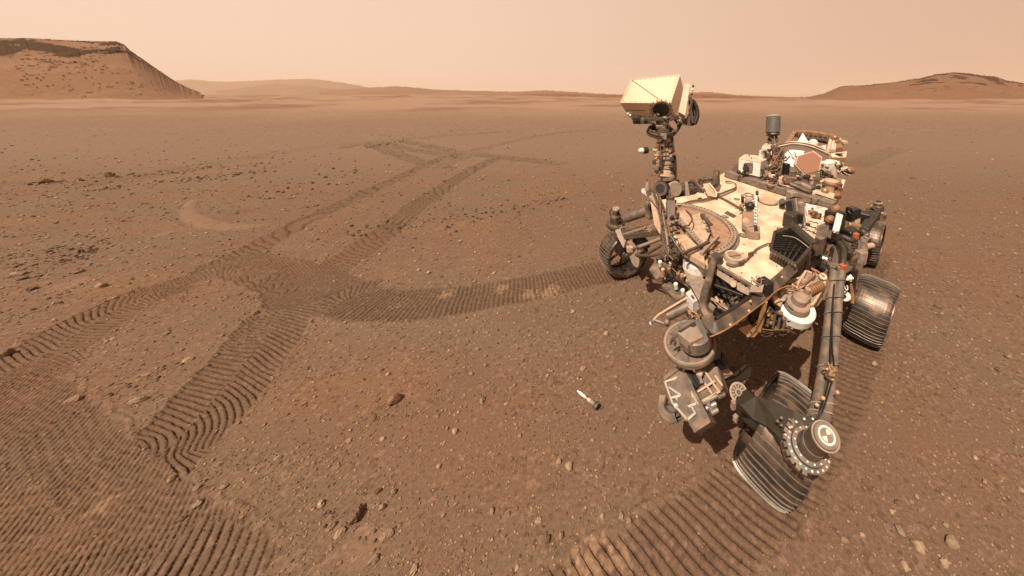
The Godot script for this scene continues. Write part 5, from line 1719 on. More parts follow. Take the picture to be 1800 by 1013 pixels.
	for q in [[430, 355, 360, 480], [600, 310, 490, 480], [300, 430, 330, 560], [360, 480, 260, 560], [420, 380, 590, 440], [180, 432, 290, 560], [590, 440, 480, 500], [485, 272, 430, 372], [160, 560, 240, 470]]:
		var a := Q(1350 + q[0] / 7.235, 440 + q[1] / 7.235, lerpf(1.49, 1.585, (640.0 - q[1]) / 370.0))
		var b := Q(1350 + q[2] / 7.235, 440 + q[3] / 7.235, lerpf(1.49, 1.585, (640.0 - q[3]) / 370.0))
		part("shoulder_rib", sh().bar(a, b, 0.010, 0.022), M.dust_plate, sd)
	part("shoulder_eye", sh().ring(Q(1350 + 690 / 7.235, 440 + 345 / 7.235, 1.57), Vector3(0, 1, 0.6), 0.008, 0.018, 0.012, 20), M.cream, sd)
	var c0 := Q(1399, 541, 1.50)
	var axd := Vector3(0.02, 0.93, 0.30).normalized()
	var wd := part("shoulder_drum", sh().lathe(c0 - axd * 0.045, Shape.frame(axd), [[0.0, 0.08], [0.006, 0.088], [0.05, 0.088], [0.055, 0.082], [0.056, 0.062], [0.045, 0.058]], 48, false), M.clean_white, sd)
	part("drum_floor", sh().cyl(c0 - axd * 0.04, c0 - axd * 0.002, 0.078, -1.0, 40), M.tan, wd)
	part("drum_step", sh().lathe(c0 - axd * 0.0, Shape.frame(axd), [[0.0, 0.056], [0.04, 0.055], [0.046, 0.05], [0.048, 0.036], [0.08, 0.033], [0.09, 0.02]], 36), M.tan, wd)
	part("drum_tip", sh().lathe(c0 + axd * 0.04 + Vector3(0.03, 0, -0.015), Shape.frame(axd), [[0.0, 0.03], [0.045, 0.027], [0.06, 0.015], [0.085, 0.012]], 28), M.tan, wd)
	part("drum_slot", sh().bar(Q(1384.5, 537.5, 1.44), Q(1394, 545.5, 1.42), 0.004, 0.004), M.black, wd)
	for i in 12:
		var fr := Shape.frame(axd)
		var t := TAU * i / 12.0
		var d := fr.x * cos(t) + fr.y * sin(t)
		part("drum_bolt", sh().cyl(c0 - axd * 0.046 + d * 0.08, c0 - axd * 0.056 + d * 0.08, 0.007, -1.0, 10), M.dust_plate, wd)
	part("drum_ear", sh().prism([Q(1358, 521, 1.46), Q(1366, 521, 1.48), Q(1376, 530, 1.48), Q(1372, 540, 1.45), Q(1362, 533, 1.45)], Vector3(0, -0.02, -0.02)), M.dust_plate, wd)
	part("drum_coupling", sh().cyl(Q(1418, 514, 1.50), Q(1446, 500, 1.53), 0.018, 0.016, 18), M.gold, wd)
	for i in 7:
		part("coupling_ring", sh().cyl(Q(1420 + i * 3.8, 513 - i * 1.9, 1.50 + i * 0.004), Q(1422 + i * 3.8, 512 - i * 1.9, 1.503 + i * 0.004), 0.0215, -1.0, 16), M.copper if i % 2 else M.gold, wd)
	cable([Q(1350, 528, 1.42), Q(1362, 512, 1.46), Q(1380, 504, 1.5), Q(1404, 503, 1.5), Q(1420, 494, 1.52), Q(1434, 480, 1.55), Q(1428, 474, 1.57)], 1.6, M.orange_cable, sd)
	cable([Q(1366, 512, 1.47), Q(1386, 507, 1.49), Q(1408, 512, 1.48)], 1.2, M.orange_cable, sd)
	cable([Q(1426, 472, 1.6), Q(1438, 478, 1.58), Q(1448, 488, 1.56)], 1.8, M.orange_cable, sd)
	fittings(Q(1394, 500, 1.50), Q(1408, 512, 1.48), 10, 3.5, 4, [M.copper, M.gold, M.dust_plate, M.orange_cable], sd, "connector")
	part("shoulder_web", sh().prism([Q(1449, 488, 1.57), Q(1458, 495, 1.60), Q(1456, 512, 1.6), Q(1438, 538, 1.56), Q(1430, 538, 1.53), Q(1436, 515, 1.54)], Vector3(0.0, -0.03, -0.02)), M.tan, sd)
	# underside works below the shoulder
	var un := part("belly_works", sh().hexa([Q(1322, 545, 1.42), Q(1392, 562, 1.52), Q(1404, 546, 1.62), Q(1345, 525, 1.55), Q(1318, 572, 1.46), Q(1385, 588, 1.55), Q(1400, 575, 1.7), Q(1340, 565, 1.6)]), M.brown)
	part("belly_strut", sh().bar(Q(1345, 528, 1.38), Q(1333, 582, 1.41), 0.022, 0.022), M.gold, un)
	part("belly_plate", sh().prism([Q(1298, 578, 1.40), Q(1318, 570, 1.41), Q(1336, 582, 1.42), Q(1326, 593, 1.39), Q(1314, 593, 1.38)], Vector3(0, -0.01, -0.04)), M.gold, un)
	fittings(Q(1325, 568, 1.43), Q(1398, 576, 1.52), 26, 7, 8, [M.brown, M.foil, M.gold, M.black, M.copper], un)
	fittings(Q(1345, 548, 1.42), Q(1402, 562, 1.52), 20, 6, 7, [M.brown, M.foil, M.black, M.gold], un)
	loose_wires(Q(1328, 580, 1.42), Q(1396, 582, 1.5), 7, 0.10, 0.9, [M.gold, M.brown, M.foil], un)
	for i in 6:
		part("belly_rib", sh().bar(Q(1345 + i * 9, 548 + i * 2.5, 1.40 + i * 0.015), Q(1340 + i * 9, 572 + i * 2.5, 1.40 + i * 0.015), 0.011, 0.011), M.brown, un)

func flat_beam(pts: Array, wide: float, thick: float, face: Vector3) -> Shape:
	# a beam of rectangular section along a curve; its broad side looks along face
	var s := sh()
	var p := []
	for i in pts.size() - 1:
		for k in 4:
			p.append((pts[i] as Vector3).cubic_interpolate(pts[i + 1], pts[maxi(i - 1, 0)], pts[mini(i + 2, pts.size() - 1)], k / 4.0))
	p.append(pts[-1])
	var prev := []
	face = face.normalized()
	for i in p.size():
		var t: Vector3 = (p[mini(i + 1, p.size() - 1)] - p[maxi(i - 1, 0)]).normalized()
		var w := t.cross(face).normalized()
		var n := w.cross(t).normalized()
		if n.dot(face) < 0.0: n = -n
		var c := 0.12 * thick
		var row := []
		for k in [[-1, 1, 1, 0], [1, 1, -1, 0], [1, 1, 0, -1], [1, -1, 0, 1], [1, -1, -1, 0], [-1, -1, 1, 0], [-1, -1, 0, 1], [-1, 1, 0, -1]]:
			row.append(p[i] + w * (k[0] * wide * 0.5 + k[2] * c) + n * (k[1] * thick * 0.5 + k[3] * c))
		if prev.size():
			for k in 8:
				s.quad(prev[k], row[k], row[(k + 1) % 8], prev[(k + 1) % 8], 10 + k)
		prev = row
	for row in [p[0], p[-1]]:
		pass
	return s

func make_turret() -> void:
	# chain of boxes and fittings along the front left of the body
	var ch := part("sensor_panel", sh().prism(pp([[1140.9, 473.7], [1152.1, 457.5], [1163.9, 482.6], [1153.7, 490.5]], 0.92), Vector3(0.01, -0.03, 0)), M.dusty_grey)
	part("panel_leaf", sh().prism(pp([[1161.2, 500.3], [1175.0, 489.5], [1206.0, 518.1], [1189.2, 528.5]], 0.86), Vector3(0.01, -0.03, 0)), M.dusty_grey, ch)
	part("panel_edge", sh().prism(pp([[1189.2, 528.5], [1206.0, 518.1], [1207.4, 524.0], [1195.1, 530.9]], 0.84), Vector3(0.0, -0.03, 0)), M.slate, ch)
	var rack := part("sample_rack", sh().bar(P(1159.6, 452.0, 0.9), P(1218.8, 501.3, 0.84), 0.07, 0.05), M.brown)
	for q in [[160, 60, 0.95, 0], [185, 128, 0.93, 1], [300, 258, 0.9, 0], [362, 312, 0.88, 0], [255, 70, 0.95, 1], [320, 165, 0.93, 2], [355, 190, 0.92, 2], [405, 225, 0.9, 1], [215, 40, 0.95, 2], [240, 120, 0.94, 2]]:
		var p := P(1130 + q[0] / 5.067, 450 + q[1] / 5.067, q[2])
		part("canister", sh().cyl(p + Vector3(0.0, -0.02, 0), p + Vector3(-0.006, 0.014, 0.010), 0.0115, 0.0105, 18), [M.clean_white, M.dust_plate, M.copper][q[3]], rack)
	fittings(P(1163.6, 453.9, 0.93), P(1218.8, 503.3, 0.87), 34, 6, 7, [M.copper, M.dust_plate, M.brown, M.tan, M.silver, M.black], rack)
	fittings(P(1167.5, 450.0, 0.98), P(1222.8, 499.3, 0.9), 30, 4, 6, [M.copper, M.cream, M.brown, M.silver, M.black], rack)
	loose_wires(P(1159.6, 461.8, 0.95), P(1214.9, 509.2, 0.88), 8, 0.08, 0.6, [M.black, M.cable, M.tan], rack)
	fittings(P(1155.7, 485.5, 0.9), P(1183.3, 489.5, 0.9), 10, 6, 4, [M.black, M.dark_grey], rack, "bracket")
	loose_wires(P(1165.5, 450.0, 0.95), P(1220.8, 505.3, 0.88), 7, 0.08, 0.9, [M.copper, M.cable, M.brown], rack)
	# front left edge of the body above it: pipes, a tall grey bar and clutter
	var st := part("sensor_mast", sh().bar(D(1178.5, 422.8, -0.05), D(1178.5, 353.7, 0.14), 0.05, 0.045, Vector3(0.2, 0, 1)), M.slate)
	part("mast_top", sh().cyl(D(1178.5, 352.7, 0.14), D(1178.1, 344.8, 0.17), 0.028, 0.025, 22), M.dark_grey, st)
	part("mast_tip", sh().tube([D(1177.5, 344.8, 0.17), D(1177.1, 333.9, 0.2)], 0.006), M.brown, st)
	fittings(D(1182.4, 361.6, 0.08), D(1185.4, 412.9, 0.04), 34, 5, 6, [M.brown, M.tan, M.copper, M.dusty_grey, M.black, M.dark_grey], st)
	fittings(D(1169.6, 369.5, 0.08), D(1169.6, 428.7, 0.0), 34, 5, 6, [M.brown, M.tan, M.dark_grey, M.cable, M.dust_plate], st)
	loose_wires(D(1159.7, 353.7, 0.06), D(1177.5, 440.5, 0.02), 10, 0.05, 0.7, [M.cable, M.brown, M.black, M.tan], st)
	loose_wires(D(1177.5, 412.9, 0.05), D(1205.1, 448.4, 0.04), 8, 0.12, 0.7, [M.cable, M.brown, M.black, M.tan], st)
	fittings(D(1177.5, 424.7, 0.02), D(1191.3, 446.4, 0.03), 16, 6.5, 6, [M.black, M.dark_grey, M.brown, M.tan], st)
	for i in 5:
		cable([D(1146 + i * 3, 334 + i * 2, 0.03), D(1158 + i * 3, 372, 0.05), D(1164 + i * 3.2, 410, 0.04), D(1170 + i * 3, 440, 0.0), D(1184 + i * 2, 458, -0.02)], 1.1, [M.cable, M.brown, M.tan, M.cable, M.copper][i], st)
	part("side_panel", sh().prism([Q(1143, 352, 2.42), Q(1152, 360, 2.40), Q(1162, 400, 2.26), Q(1160, 412, 2.24), Q(1150, 395, 2.32)], Vector3(0.03, -0.02, -0.03)), M.dust_plate, st)
	part("side_rail", sh().bar(Q(1143, 345, 2.4), Q(1165, 372, 2.32), 0.022, 0.022), M.dust_plate, st)
	part("white_knob", sh().ball(D(1192.9, 427.1, 0.05), 0.016), M.cream, st)
	part("white_knob", sh().ball(D(1187.4, 417.8, 0.06), 0.012), M.cream, st)
	part("lower_skirt", sh().prism(dp([[1200, 455], [1222, 474], [1246, 500], [1240, 535], [1232, 535], [1212, 500], [1200, 470]], -0.06), Vector3(0.03, -0.05, -0.02)), M.tan, st)
	# grey sample cylinder with its white handle
	var cy := part("grey_cylinder", sh().cyl(P(1172.4, 556.2, 0.78), P(1214.9, 534.5, 0.84), 0.026, -1.0, 26), M.grey)
	part("handle_bar", sh().tube([P(1144.8, 568.4, 0.76), P(1149.7, 562.5, 0.78), P(1174.4, 571.4, 0.75)], 0.010, 8, false), M.slate, cy)
	part("handle_rod", sh().tube([P(1148.7, 562.5, 0.78), P(1157.6, 553.6, 0.80), P(1208.0, 523.0, 0.88)], 0.006, 8, false), M.dust_plate, cy)
	part("handle_knob", sh().ball(P(1172.4, 566.4, 0.77), 0.016), M.slate, cy)
	part("handle_knob", sh().ball(P(1144.8, 568.4, 0.76), 0.010), M.white, cy)
	part("cylinder_head", sh().prism(pp([[1205.4, 514.7], [1214.9, 508.6], [1228.7, 527.0], [1218.4, 532.9]], 0.90), Vector3(0, -0.06, 0)), M.white, cy)
	part("head_step", sh().prism(pp([[1218.4, 532.9], [1228.7, 527.0], [1236.6, 537.8], [1225.7, 545.7]], 0.86), Vector3(0, -0.06, 0)), M.tan, cy)
	part("head_slot", sh().prism(pp([[1213.9, 520.1], [1216.8, 518.1], [1221.2, 524.0], [1218.8, 526.0]], 0.904), Vector3(0, -0.003, 0)), M.brown, cy)
	# gold fittings down to the drum
	var gl := part("gold_linkage", sh().bar(P(1214.9, 546.7, 0.83), P(1242.5, 588.1, 0.78), 0.03, 0.03), M.gold)
	fittings(P(1208.9, 548.7, 0.84), P(1242.5, 586.2, 0.80), 20, 6, 4, [M.gold, M.dust_plate, M.brown, M.black], gl)
	part("gold_ring", sh().ring(P(1231.0, 559.5, 0.84), Vector3(0.3, 0.6, 0.7), 0.010, 0.018, 0.012, 20), M.gold, gl)
	part("black_plate", sh().bar(P(1233.6, 560.5, 0.82), P(1246.4, 586.2, 0.79), 0.024, 0.02), M.clean_black, gl)
	part("white_stud", sh().ball(P(1241.5, 579.9, 0.82), 0.009), M.clean_white, gl)
	loose_wires(P(1210.9, 548.7, 0.85), P(1246.4, 588.1, 0.8), 5, 0.1, 0.9, [M.gold, M.copper], gl)
	# the round drum that hangs at the front
	var c := Q(1212, 600, 1.42)
	var ax := Vector3(-0.12, 1.0, 0.12).normalized()
	var f := Shape.frame(ax)
	var dm := part("turret_drum", sh().lathe(c - ax * 0.055, f, [[0.0, 0.085], [0.012, 0.108], [0.03, 0.120], [0.05, 0.120], [0.055, 0.114], [0.056, 0.0]], 48, false), M.dusty_grey)
	for i in 10:
		var t := TAU * (i + 0.3) / 10.0
		var d := f.x * cos(t) + f.y * sin(t)
		part("drum_seam", sh().bar(c + d * 0.06 + ax * 0.001, c + d * 0.115 + ax * 0.001, 0.003, 0.003, ax), M.mark_dark, dm)
	part("drum_lip", sh().ring(c - ax * 0.002, ax, 0.108, 0.1185, 0.005, 48), M.tan, dm)
	part("drum_neck", sh().lathe(Q(1222, 600, 1.38), Shape.frame(ax), [[0.0, 0.072], [0.055, 0.070], [0.06, 0.064], [0.062, 0.0]], 40, false), M.slate, dm)
	part("drum_window", sh().prism([Q(1191, 585, 1.32), Q(1221, 566, 1.33), Q(1236, 592, 1.31), Q(1213, 603, 1.29), Q(1198, 591, 1.30)], -ax * 0.05), M.tan, dm)
	part("window_recess", sh().prism([Q(1192, 582, 1.315), Q(1221, 565, 1.325), Q(1224, 571, 1.322), Q(1204, 588, 1.312)], -ax * 0.004), M.olive, dm)
	part("drum_claw", sh().tube([Q(1179, 603, 1.33), Q(1184, 595, 1.32), Q(1190, 589, 1.32)], 0.006, 7), M.brown, dm)
	part("drum_claw", sh().tube([Q(1180, 596, 1.33), Q(1187, 601, 1.32), Q(1186, 607, 1.33)], 0.005, 7), M.brown, dm)
	part("drum_band", sh().bar(Q(1212, 606, 1.30), Q(1211, 618, 1.31), 0.008, 0.01), M.mark_dark, dm)
	# the boxed instrument with Z-shaped ribs below the drum
	var dn := Vector3(0.04, -0.075, -0.05)
	var box1 := [Q(1169.2, 671.0, 1.40), Q(1205.4, 643.5, 1.40), Q(1220.4, 684.7, 1.32), Q(1230.1, 701.8, 1.28), Q(1249.6, 742.0, 1.20), Q(1220.4, 761.1, 1.17), Q(1206.4, 734.9, 1.22), Q(1183.2, 709.8, 1.30)]
	var tb := part("instrument_box", sh().prism(box1, dn), M.dusty_grey)
	var lift := Vector3(-0.003, 0.006, 0.006)
	for q in [[150, 552, 300, 500, 1.395, 1.395], [300, 500, 325, 420, 1.395, 1.40], [150, 552, 215, 735, 1.395, 1.305], [300, 500, 400, 690, 1.39, 1.30], [185, 600, 290, 670, 1.37, 1.32], [290, 670, 415, 690, 1.32, 1.30], [205, 690, 290, 670, 1.32, 1.32], [215, 735, 345, 880, 1.305, 1.22], [345, 770, 420, 740, 1.27, 1.27], [300, 780, 350, 760, 1.28, 1.27], [345, 880, 415, 820, 1.22, 1.235], [380, 760, 410, 820, 1.27, 1.235], [405, 690, 440, 750, 1.30, 1.265], [310, 790, 340, 840, 1.275, 1.245]]:
		part("box_rib", sh().bar(Q(1140 + q[0] / 4.973, 560 + q[1] / 4.973, q[4]) + lift, Q(1140 + q[2] / 4.973, 560 + q[3] / 4.973, q[5]) + lift, 0.009, 0.014, Vector3(-0.2, 0.7, 0.7)), M.pale_metal, tb)
	part("box_panel", sh().prism([Q(1178.2, 674.6, 1.385) + lift * 0.5, Q(1200.3, 664.6, 1.39) + lift * 0.5, Q(1217.4, 692.7, 1.315) + lift * 0.5, Q(1198.3, 690.7, 1.33) + lift * 0.5], dn * 0.02), M.dust_plate, tb)
	part("box_panel", sh().prism([Q(1185.2, 698.7, 1.315) + lift * 0.5, Q(1218.4, 699.8, 1.30) + lift * 0.5, Q(1200.3, 713.8, 1.28) + lift * 0.5], dn * 0.02), M.dust_plate, tb)
	part("box_top_edge", sh().bar(Q(1169.2, 668.6, 1.41), Q(1204.3, 641.4, 1.41), 0.016, 0.03), M.slate, tb)
	part("box_stud", sh().ball(Q(1204.3, 642.0, 1.39), 0.012), M.dust_plate, tb)
	part("box_stud", sh().ball(Q(1188.3, 713.8, 1.28), 0.010), M.white, tb)
	var box2 := part("instrument_block", sh().prism([Q(1221.4, 688.7, 1.34), Q(1228.5, 664.6, 1.38), Q(1240.5, 650.5, 1.40), Q(1260.7, 644.5, 1.40), Q(1271.7, 680.7, 1.33), Q(1265.7, 688.7, 1.31), Q(1234.5, 705.8, 1.27)], dn * 1.1), M.dusty_grey)
	for q in [[490, 455, 620, 640, 1.39, 1.305], [430, 640, 580, 545, 1.32, 1.34], [470, 720, 625, 635, 1.265, 1.30], [500, 570, 560, 660, 1.34, 1.295], [585, 500, 650, 590, 1.36, 1.325]]:
		part("block_rib", sh().bar(Q(1140 + q[0] / 4.973, 560 + q[1] / 4.973, q[4]) + lift, Q(1140 + q[2] / 4.973, 560 + q[3] / 4.973, q[5]) + lift, 0.008, 0.014, Vector3(-0.2, 0.7, 0.7)), M.dust_plate, box2)
	part("block_gap", sh().bar(Q(1207.4, 648.5, 1.39), Q(1228.5, 680.7, 1.33), 0.03, 0.02), M.black, box2)
	part("block_lever", sh().bar(Q(1226.5, 654.5, 1.36), Q(1233.5, 674.6, 1.33), 0.012, 0.014), M.silver, box2)
	part("block_knob", sh().ball(Q(1229.5, 656.5, 1.36), 0.016), M.dust_plate, box2)
	part("black_neck", sh().bar(Q(1260.7, 626.4, 1.46), Q(1272.7, 644.5, 1.46), 0.05, 0.05), M.clean_black, box2)
	for q in [[470, 735, 600, 670, 1.26, 1.28], [500, 790, 590, 740, 1.25, 1.26], [545, 830, 605, 795, 1.24, 1.25], [520, 740, 560, 830, 1.255, 1.245], [600, 690, 660, 660, 1.29, 1.31]]:
		part("silver_rod", sh().cyl(Q(1140 + q[0] / 4.973, 560 + q[1] / 4.973, q[4]), Q(1140 + q[2] / 4.973, 560 + q[3] / 4.973, q[5]), 0.010, -1.0, 14), M.silver, box2)
	var gear := part("forearm_housing", sh().prism([Q(1256.6, 652.5, 1.46), Q(1278.7, 644.5, 1.50), Q(1289.8, 658.5, 1.50), Q(1272.7, 665.6, 1.46)], Vector3(0.02, -0.05, -0.04)), M.tan)
	part("housing_body", sh().prism([Q(1278.7, 645.5, 1.53), Q(1310.9, 640.4, 1.58), Q(1322.0, 648.5, 1.60), Q(1319.0, 662.6, 1.58), Q(1288.8, 678.6, 1.53), Q(1274.7, 672.6, 1.5)], Vector3(0.02, -0.06, -0.05)), M.olive, gear)
	# grey hooked guard at the left of the box
	part("hooked_guard", flat_beam([Q(1166.1, 698.7, 1.40), Q(1165.1, 714.8, 1.37), Q(1170.2, 726.9, 1.34), Q(1181.2, 732.9, 1.32), Q(1193.3, 730.9, 1.30)], 0.035, 0.045, Vector3(-0.3, 0.5, 0.8)), M.slate, tb)
	part("guard_fill", sh().prism([Q(1163.1, 714.8, 1.385), Q(1179.2, 713.8, 1.35), Q(1188.3, 718.9, 1.32), Q(1194.7, 730.9, 1.295), Q(1181.2, 736.6, 1.31), Q(1168.2, 730.9, 1.35)], Vector3(0.01, -0.02, -0.03)), M.slate, tb)

func make_side() -> void:
	# pivot plate and the hoses beside the deck
	var pv := part("pivot_plate", sh().prism([Q(1456.2, 456.3, 1.98), Q(1462.1, 432.6, 2.06), Q(1477.9, 422.8, 2.14), Q(1497.6, 440.5, 2.16), Q(1507.5, 448.4, 2.16), Q(1505.5, 460.3, 2.1), Q(1489.7, 480.0, 2.02), Q(1470.0, 476.0, 1.96)], Vector3(0.01, -0.04, -0.03)), M.dusty_grey)
	for q in [[860, 620, 930, 590], [870, 650, 945, 640], [865, 690, 930, 690], [860, 740, 905, 715]]:
		part("plate_rib", sh().bar(Q(1320 + q[0] / 5.067, 330 + q[1] / 5.067, 2.05), Q(1320 + q[2] / 5.067, 330 + q[3] / 5.067, 2.08), 0.010, 0.03), M.dark_grey, pv)
	part("hose", sh().tube([Q(1464.1, 424.7, 2.1), Q(1475.9, 428.7, 2.04), Q(1482.8, 440.5, 1.98), Q(1482.2, 456.3, 1.92), Q(1480.8, 466.2, 1.9)], 0.0185, 14), M.olive, pv)
	part("hose", sh().tube([Q(1479.9, 424.7, 2.14), Q(1488.7, 432.6, 2.08), Q(1494.7, 442.5, 2.04), Q(1491.7, 448.4, 2.02)], 0.018, 14), M.olive, pv)
	part("hose", sh().tube([Q(1472.0, 416.8, 2.2), Q(1484.8, 417.8, 2.18), Q(1495.6, 422.8, 2.16), Q(1503.5, 420.8, 2.2)], 0.02, 14), M.olive, pv)
	part("hose", sh().tube([Q(1458.1, 424.7, 2.08), Q(1467.0, 422.8, 2.1), Q(1475.9, 416.8, 2.16)], 0.022, 14), M.black, pv)
	part("orange_tag", sh().box(Q(1481.0, 470.5, 1.87), Vector3(0.034, 0.04, 0.03), Basis(Vector3.UP, 0.2)), M.orange, pv)
	part("orange_tag", sh().box(Q(1504.5, 415.3, 2.18), Vector3(0.035, 0.045, 0.03), Basis(Vector3.UP, 0.5)), M.orange, pv)
	part("clamp_block", sh().box(Q(1465.6, 470.5, 1.9), Vector3(0.065, 0.045, 0.06), Basis(Vector3.UP, -0.2)), M.slate, pv)
	part("clamp_hole", sh().cyl(Q(1471.0, 470.5, 1.855), Q(1471.0, 470.5, 1.85), 0.007, -1.0, 12), M.black, pv)
	part("strap_plate", sh().prism([Q(1456.2, 476.0, 1.93), Q(1485.8, 480.0, 1.93), Q(1484.8, 485.9, 1.9), Q(1456.2, 483.0, 1.9)], Vector3(0, -0.02, -0.01)), M.tan, pv)
	part("silver_roller", sh().cyl(Q(1441.4, 453.3, 1.95), Q(1454.2, 456.3, 1.93), 0.022, -1.0, 20), M.silver, pv)
	part("silver_roller", sh().cyl(Q(1449.3, 458.3, 1.93), Q(1456.2, 443.5, 2.0), 0.011, -1.0, 14), M.silver, pv)
	part("black_roller", sh().cyl(Q(1427.6, 462.2, 1.92), Q(1449.3, 472.1, 1.9), 0.028, -1.0, 20), M.clean_black, pv)
	fittings(Q(1442.4, 448.4, 1.98), Q(1458.1, 464.2, 1.92), 12, 6, 5, [M.dark_grey, M.silver, M.dusty_grey, M.brown], pv)
	# copper coloured bundles between basket and pivot
	var bun := part("cable_bundle", sh().tube([Q(1385.1, 403.0, 1.95), Q(1402.9, 412.9, 1.95), Q(1422.6, 420.8, 1.97), Q(1440.4, 428.7, 2.0)], 0.02, 10), M.copper)
	for i in 11:
		var o := rng.randf_range(-1, 1)
		cable([Q(1384 + o * 4, 402 + i * 1.4, 1.98), Q(1404 + o * 5, 412 + i * 2.6, 1.96 + o * 0.02), Q(1424 + o * 3, 420 + i * 4.0, 1.96 - o * 0.02), Q(1444 + o * 2, 430 + i * 4.4, 2.0)], 1.2, [M.copper, M.cable, M.brown, M.tan, M.orange_cable][i % 5], bun)
	for i in 5:
		cable([Q(1412 + i * 3, 452 + i * 5, 1.9), Q(1428, 450 + i * 7, 1.88), Q(1442 + i, 440 + i * 6, 1.94)], 1.2, [M.brown, M.black, M.cable, M.copper, M.brown][i], bun)
	part("bundle_shield", sh().hexa([Q(1398, 478, 1.78), Q(1420, 445, 1.88), Q(1438, 460, 1.92), Q(1416, 500, 1.8), Q(1398, 490, 1.9), Q(1420, 460, 2.0), Q(1438, 470, 2.04), Q(1416, 510, 1.92)]), M.brown, bun)
	fittings(Q(1398.9, 408.9, 1.97), Q(1430.5, 424.7, 1.97), 18, 6, 5, [M.tan, M.dust_plate, M.copper, M.brown, M.gold], bun)
	part("tube_rail", sh().tube([Q(1414.7, 446.4, 1.84), Q(1398.9, 483.9, 1.74)], 0.006, 6), M.tan, bun)
	# the rear rocker: beam, brackets and steering motor over the far wheel
	var bo := part("rocker_beam", sh().tube([Q(1507.5, 468.1, 2.1), Q(1517.4, 440.5, 2.3), Q(1517.4, 416.8, 2.55), Q(1519.3, 405.0, 2.65)], 0.03, 12), M.dusty_grey)
	part("rocker_arm", sh().bar(Q(1517.4, 406.0, 2.66), Q(1541.0, 372.4, 2.9), 0.07, 0.06), M.olive, bo)
	part("rocker_joint", sh().ball(Q(1516.4, 409.9, 2.62), 0.05), M.black, bo)
	part("beam_end", sh().bar(Q(1504.5, 379.3, 2.85), Q(1527.2, 384.3, 2.8), 0.10, 0.10), M.black, bo)
	part("gear_box", sh().box(Q(1498.6, 377.4, 2.8), Vector3(0.09, 0.13, 0.09), Basis(Vector3.UP, 0.2)), M.black, bo)
	part("gear_face", sh().cyl(Q(1498.6, 371.8, 2.78), Q(1498.6, 370.5, 2.77), 0.035, -1.0, 20), M.brown, bo)
	for q in [[860, 330, 955, 345, 2.6], [835, 372, 940, 388, 2.5]]:
		var a := Q(1320 + q[0] / 5.067, 330 + q[1] / 5.067, q[4])
		var b := Q(1320 + q[2] / 5.067, 330 + q[3] / 5.067, q[4] + 0.02)
		part("gold_cylinder", sh().cyl(a, b, 0.026, -1.0, 20), M.gold, bo)
		part("cylinder_end", sh().cyl(b, b + (b - a) * 0.08, 0.028, -1.0, 20), M.dark_grey, bo)
	part("dark_housing", sh().box(Q(1493.7, 411.9, 2.45), Vector3(0.12, 0.09, 0.1), Basis(Vector3.UP, 0.3)), M.clean_black, bo)
	part("back_plate", sh().prism([Q(1501.6, 401.0, 2.62), Q(1503.5, 387.2, 2.7), Q(1512.4, 383.3, 2.75), Q(1511.4, 395.1, 2.66)], Vector3(0, -0.03, -0.03)), M.tan, bo)
	var m0 := Q(1542.0, 383.3, 2.95)
	var m1 := Q(1544.0, 354.7, 2.9)
	var mt := part("steering_drum", sh().lathe(m0, Shape.frame(m1 - m0), [[0.0, 0.07], [0.05, 0.07], [0.055, 0.042], [0.13, 0.04], [0.135, 0.034], [m0.distance_to(m1), 0.032]], 26), M.dark_grey)
	part("drum_cap", sh().cyl(m1 - (m1 - m0) * 0.08, m1, 0.035, 0.033, 22), M.dust_plate, mt)
	part("cap_hole", sh().cyl(m1, m1 + (m1 - m0) * 0.01, 0.02, -1.0, 18), M.black, mt)
	cable([Q(1547.0, 357.6, 2.88), Q(1552.5, 363.6, 2.9), Q(1552.5, 370.5, 2.92), Q(1547.0, 375.4, 2.93)], 1.0, M.brown, mt)
	fittings(Q(1531.2, 369.5, 2.9), Q(1550.9, 383.3, 2.9), 9, 6, 4, [M.brown, M.dark_grey, M.olive, M.tan], mt, "bracket")
	fittings(Q(1509.5, 408.9, 2.55), Q(1527.2, 422.8, 2.45), 10, 7, 5, [M.black, M.brown, M.tan, M.olive], bo, "bracket")
	part("white_hose", sh().tube([Q(1533.1, 431.6, 2.4), Q(1521.3, 434.6, 2.36), Q(1514.4, 440.5, 2.3), Q(1513.4, 452.4, 2.2)], 0.022, 10), M.dust_plate, bo)
	part("hose_block", sh().box(Q(1512.4, 452.4, 2.2), Vector3(0.06, 0.10, 0.06), Basis(Vector3.UP, 0.2)), M.tan, bo)
	cable([Q(1509.5, 422.8, 2.3), Q(1510.4, 430.7, 2.26), Q(1507.5, 440.5, 2.2)], 1.6, M.slate, bo)
	# the hub side of the middle wheel
	var mh := part("bogie_arm", sh().tube([Q(1500, 470, 2.12), Q(1496, 500, 2.2), Q(1494, 525, 2.3)], 0.03, 12), M.olive)
	part("hub_disc", sh().cyl(Q(1487, 521, 2.16), Q(1485, 521, 2.15), 0.034, -1.0, 24), M.clean_white, mh)
	part("hub_bolt", sh().cyl(Q(1485, 521, 2.148), Q(1484, 521, 2.145), 0.012, -1.0, 14), M.black, mh)
	part("white_flower", sh().ball(Q(1493, 489, 2.1), 0.018), M.clean_white, mh)
	for i in 5:
		part("white_flower", sh().ball(Q(1493 + cos(TAU * i / 5.0) * 4.5, 489 + sin(TAU * i / 5.0) * 4.0, 2.1), 0.011), M.clean_white, mh)
	part("hook", sh().tube([Q(1484, 503, 2.12), Q(1487, 510, 2.12), Q(1490, 508, 2.12), Q(1489, 502, 2.12)], 0.005, 6), M.clean_white, mh)
	part("black_bracket", sh().hexa([Q(1486, 492, 2.2), Q(1500, 494, 2.2), Q(1498, 540, 2.2), Q(1482, 535, 2.2), Q(1486, 494, 2.3), Q(1500, 496, 2.3), Q(1498, 542, 2.3), Q(1482, 537, 2.3)]), M.clean_black, mh)
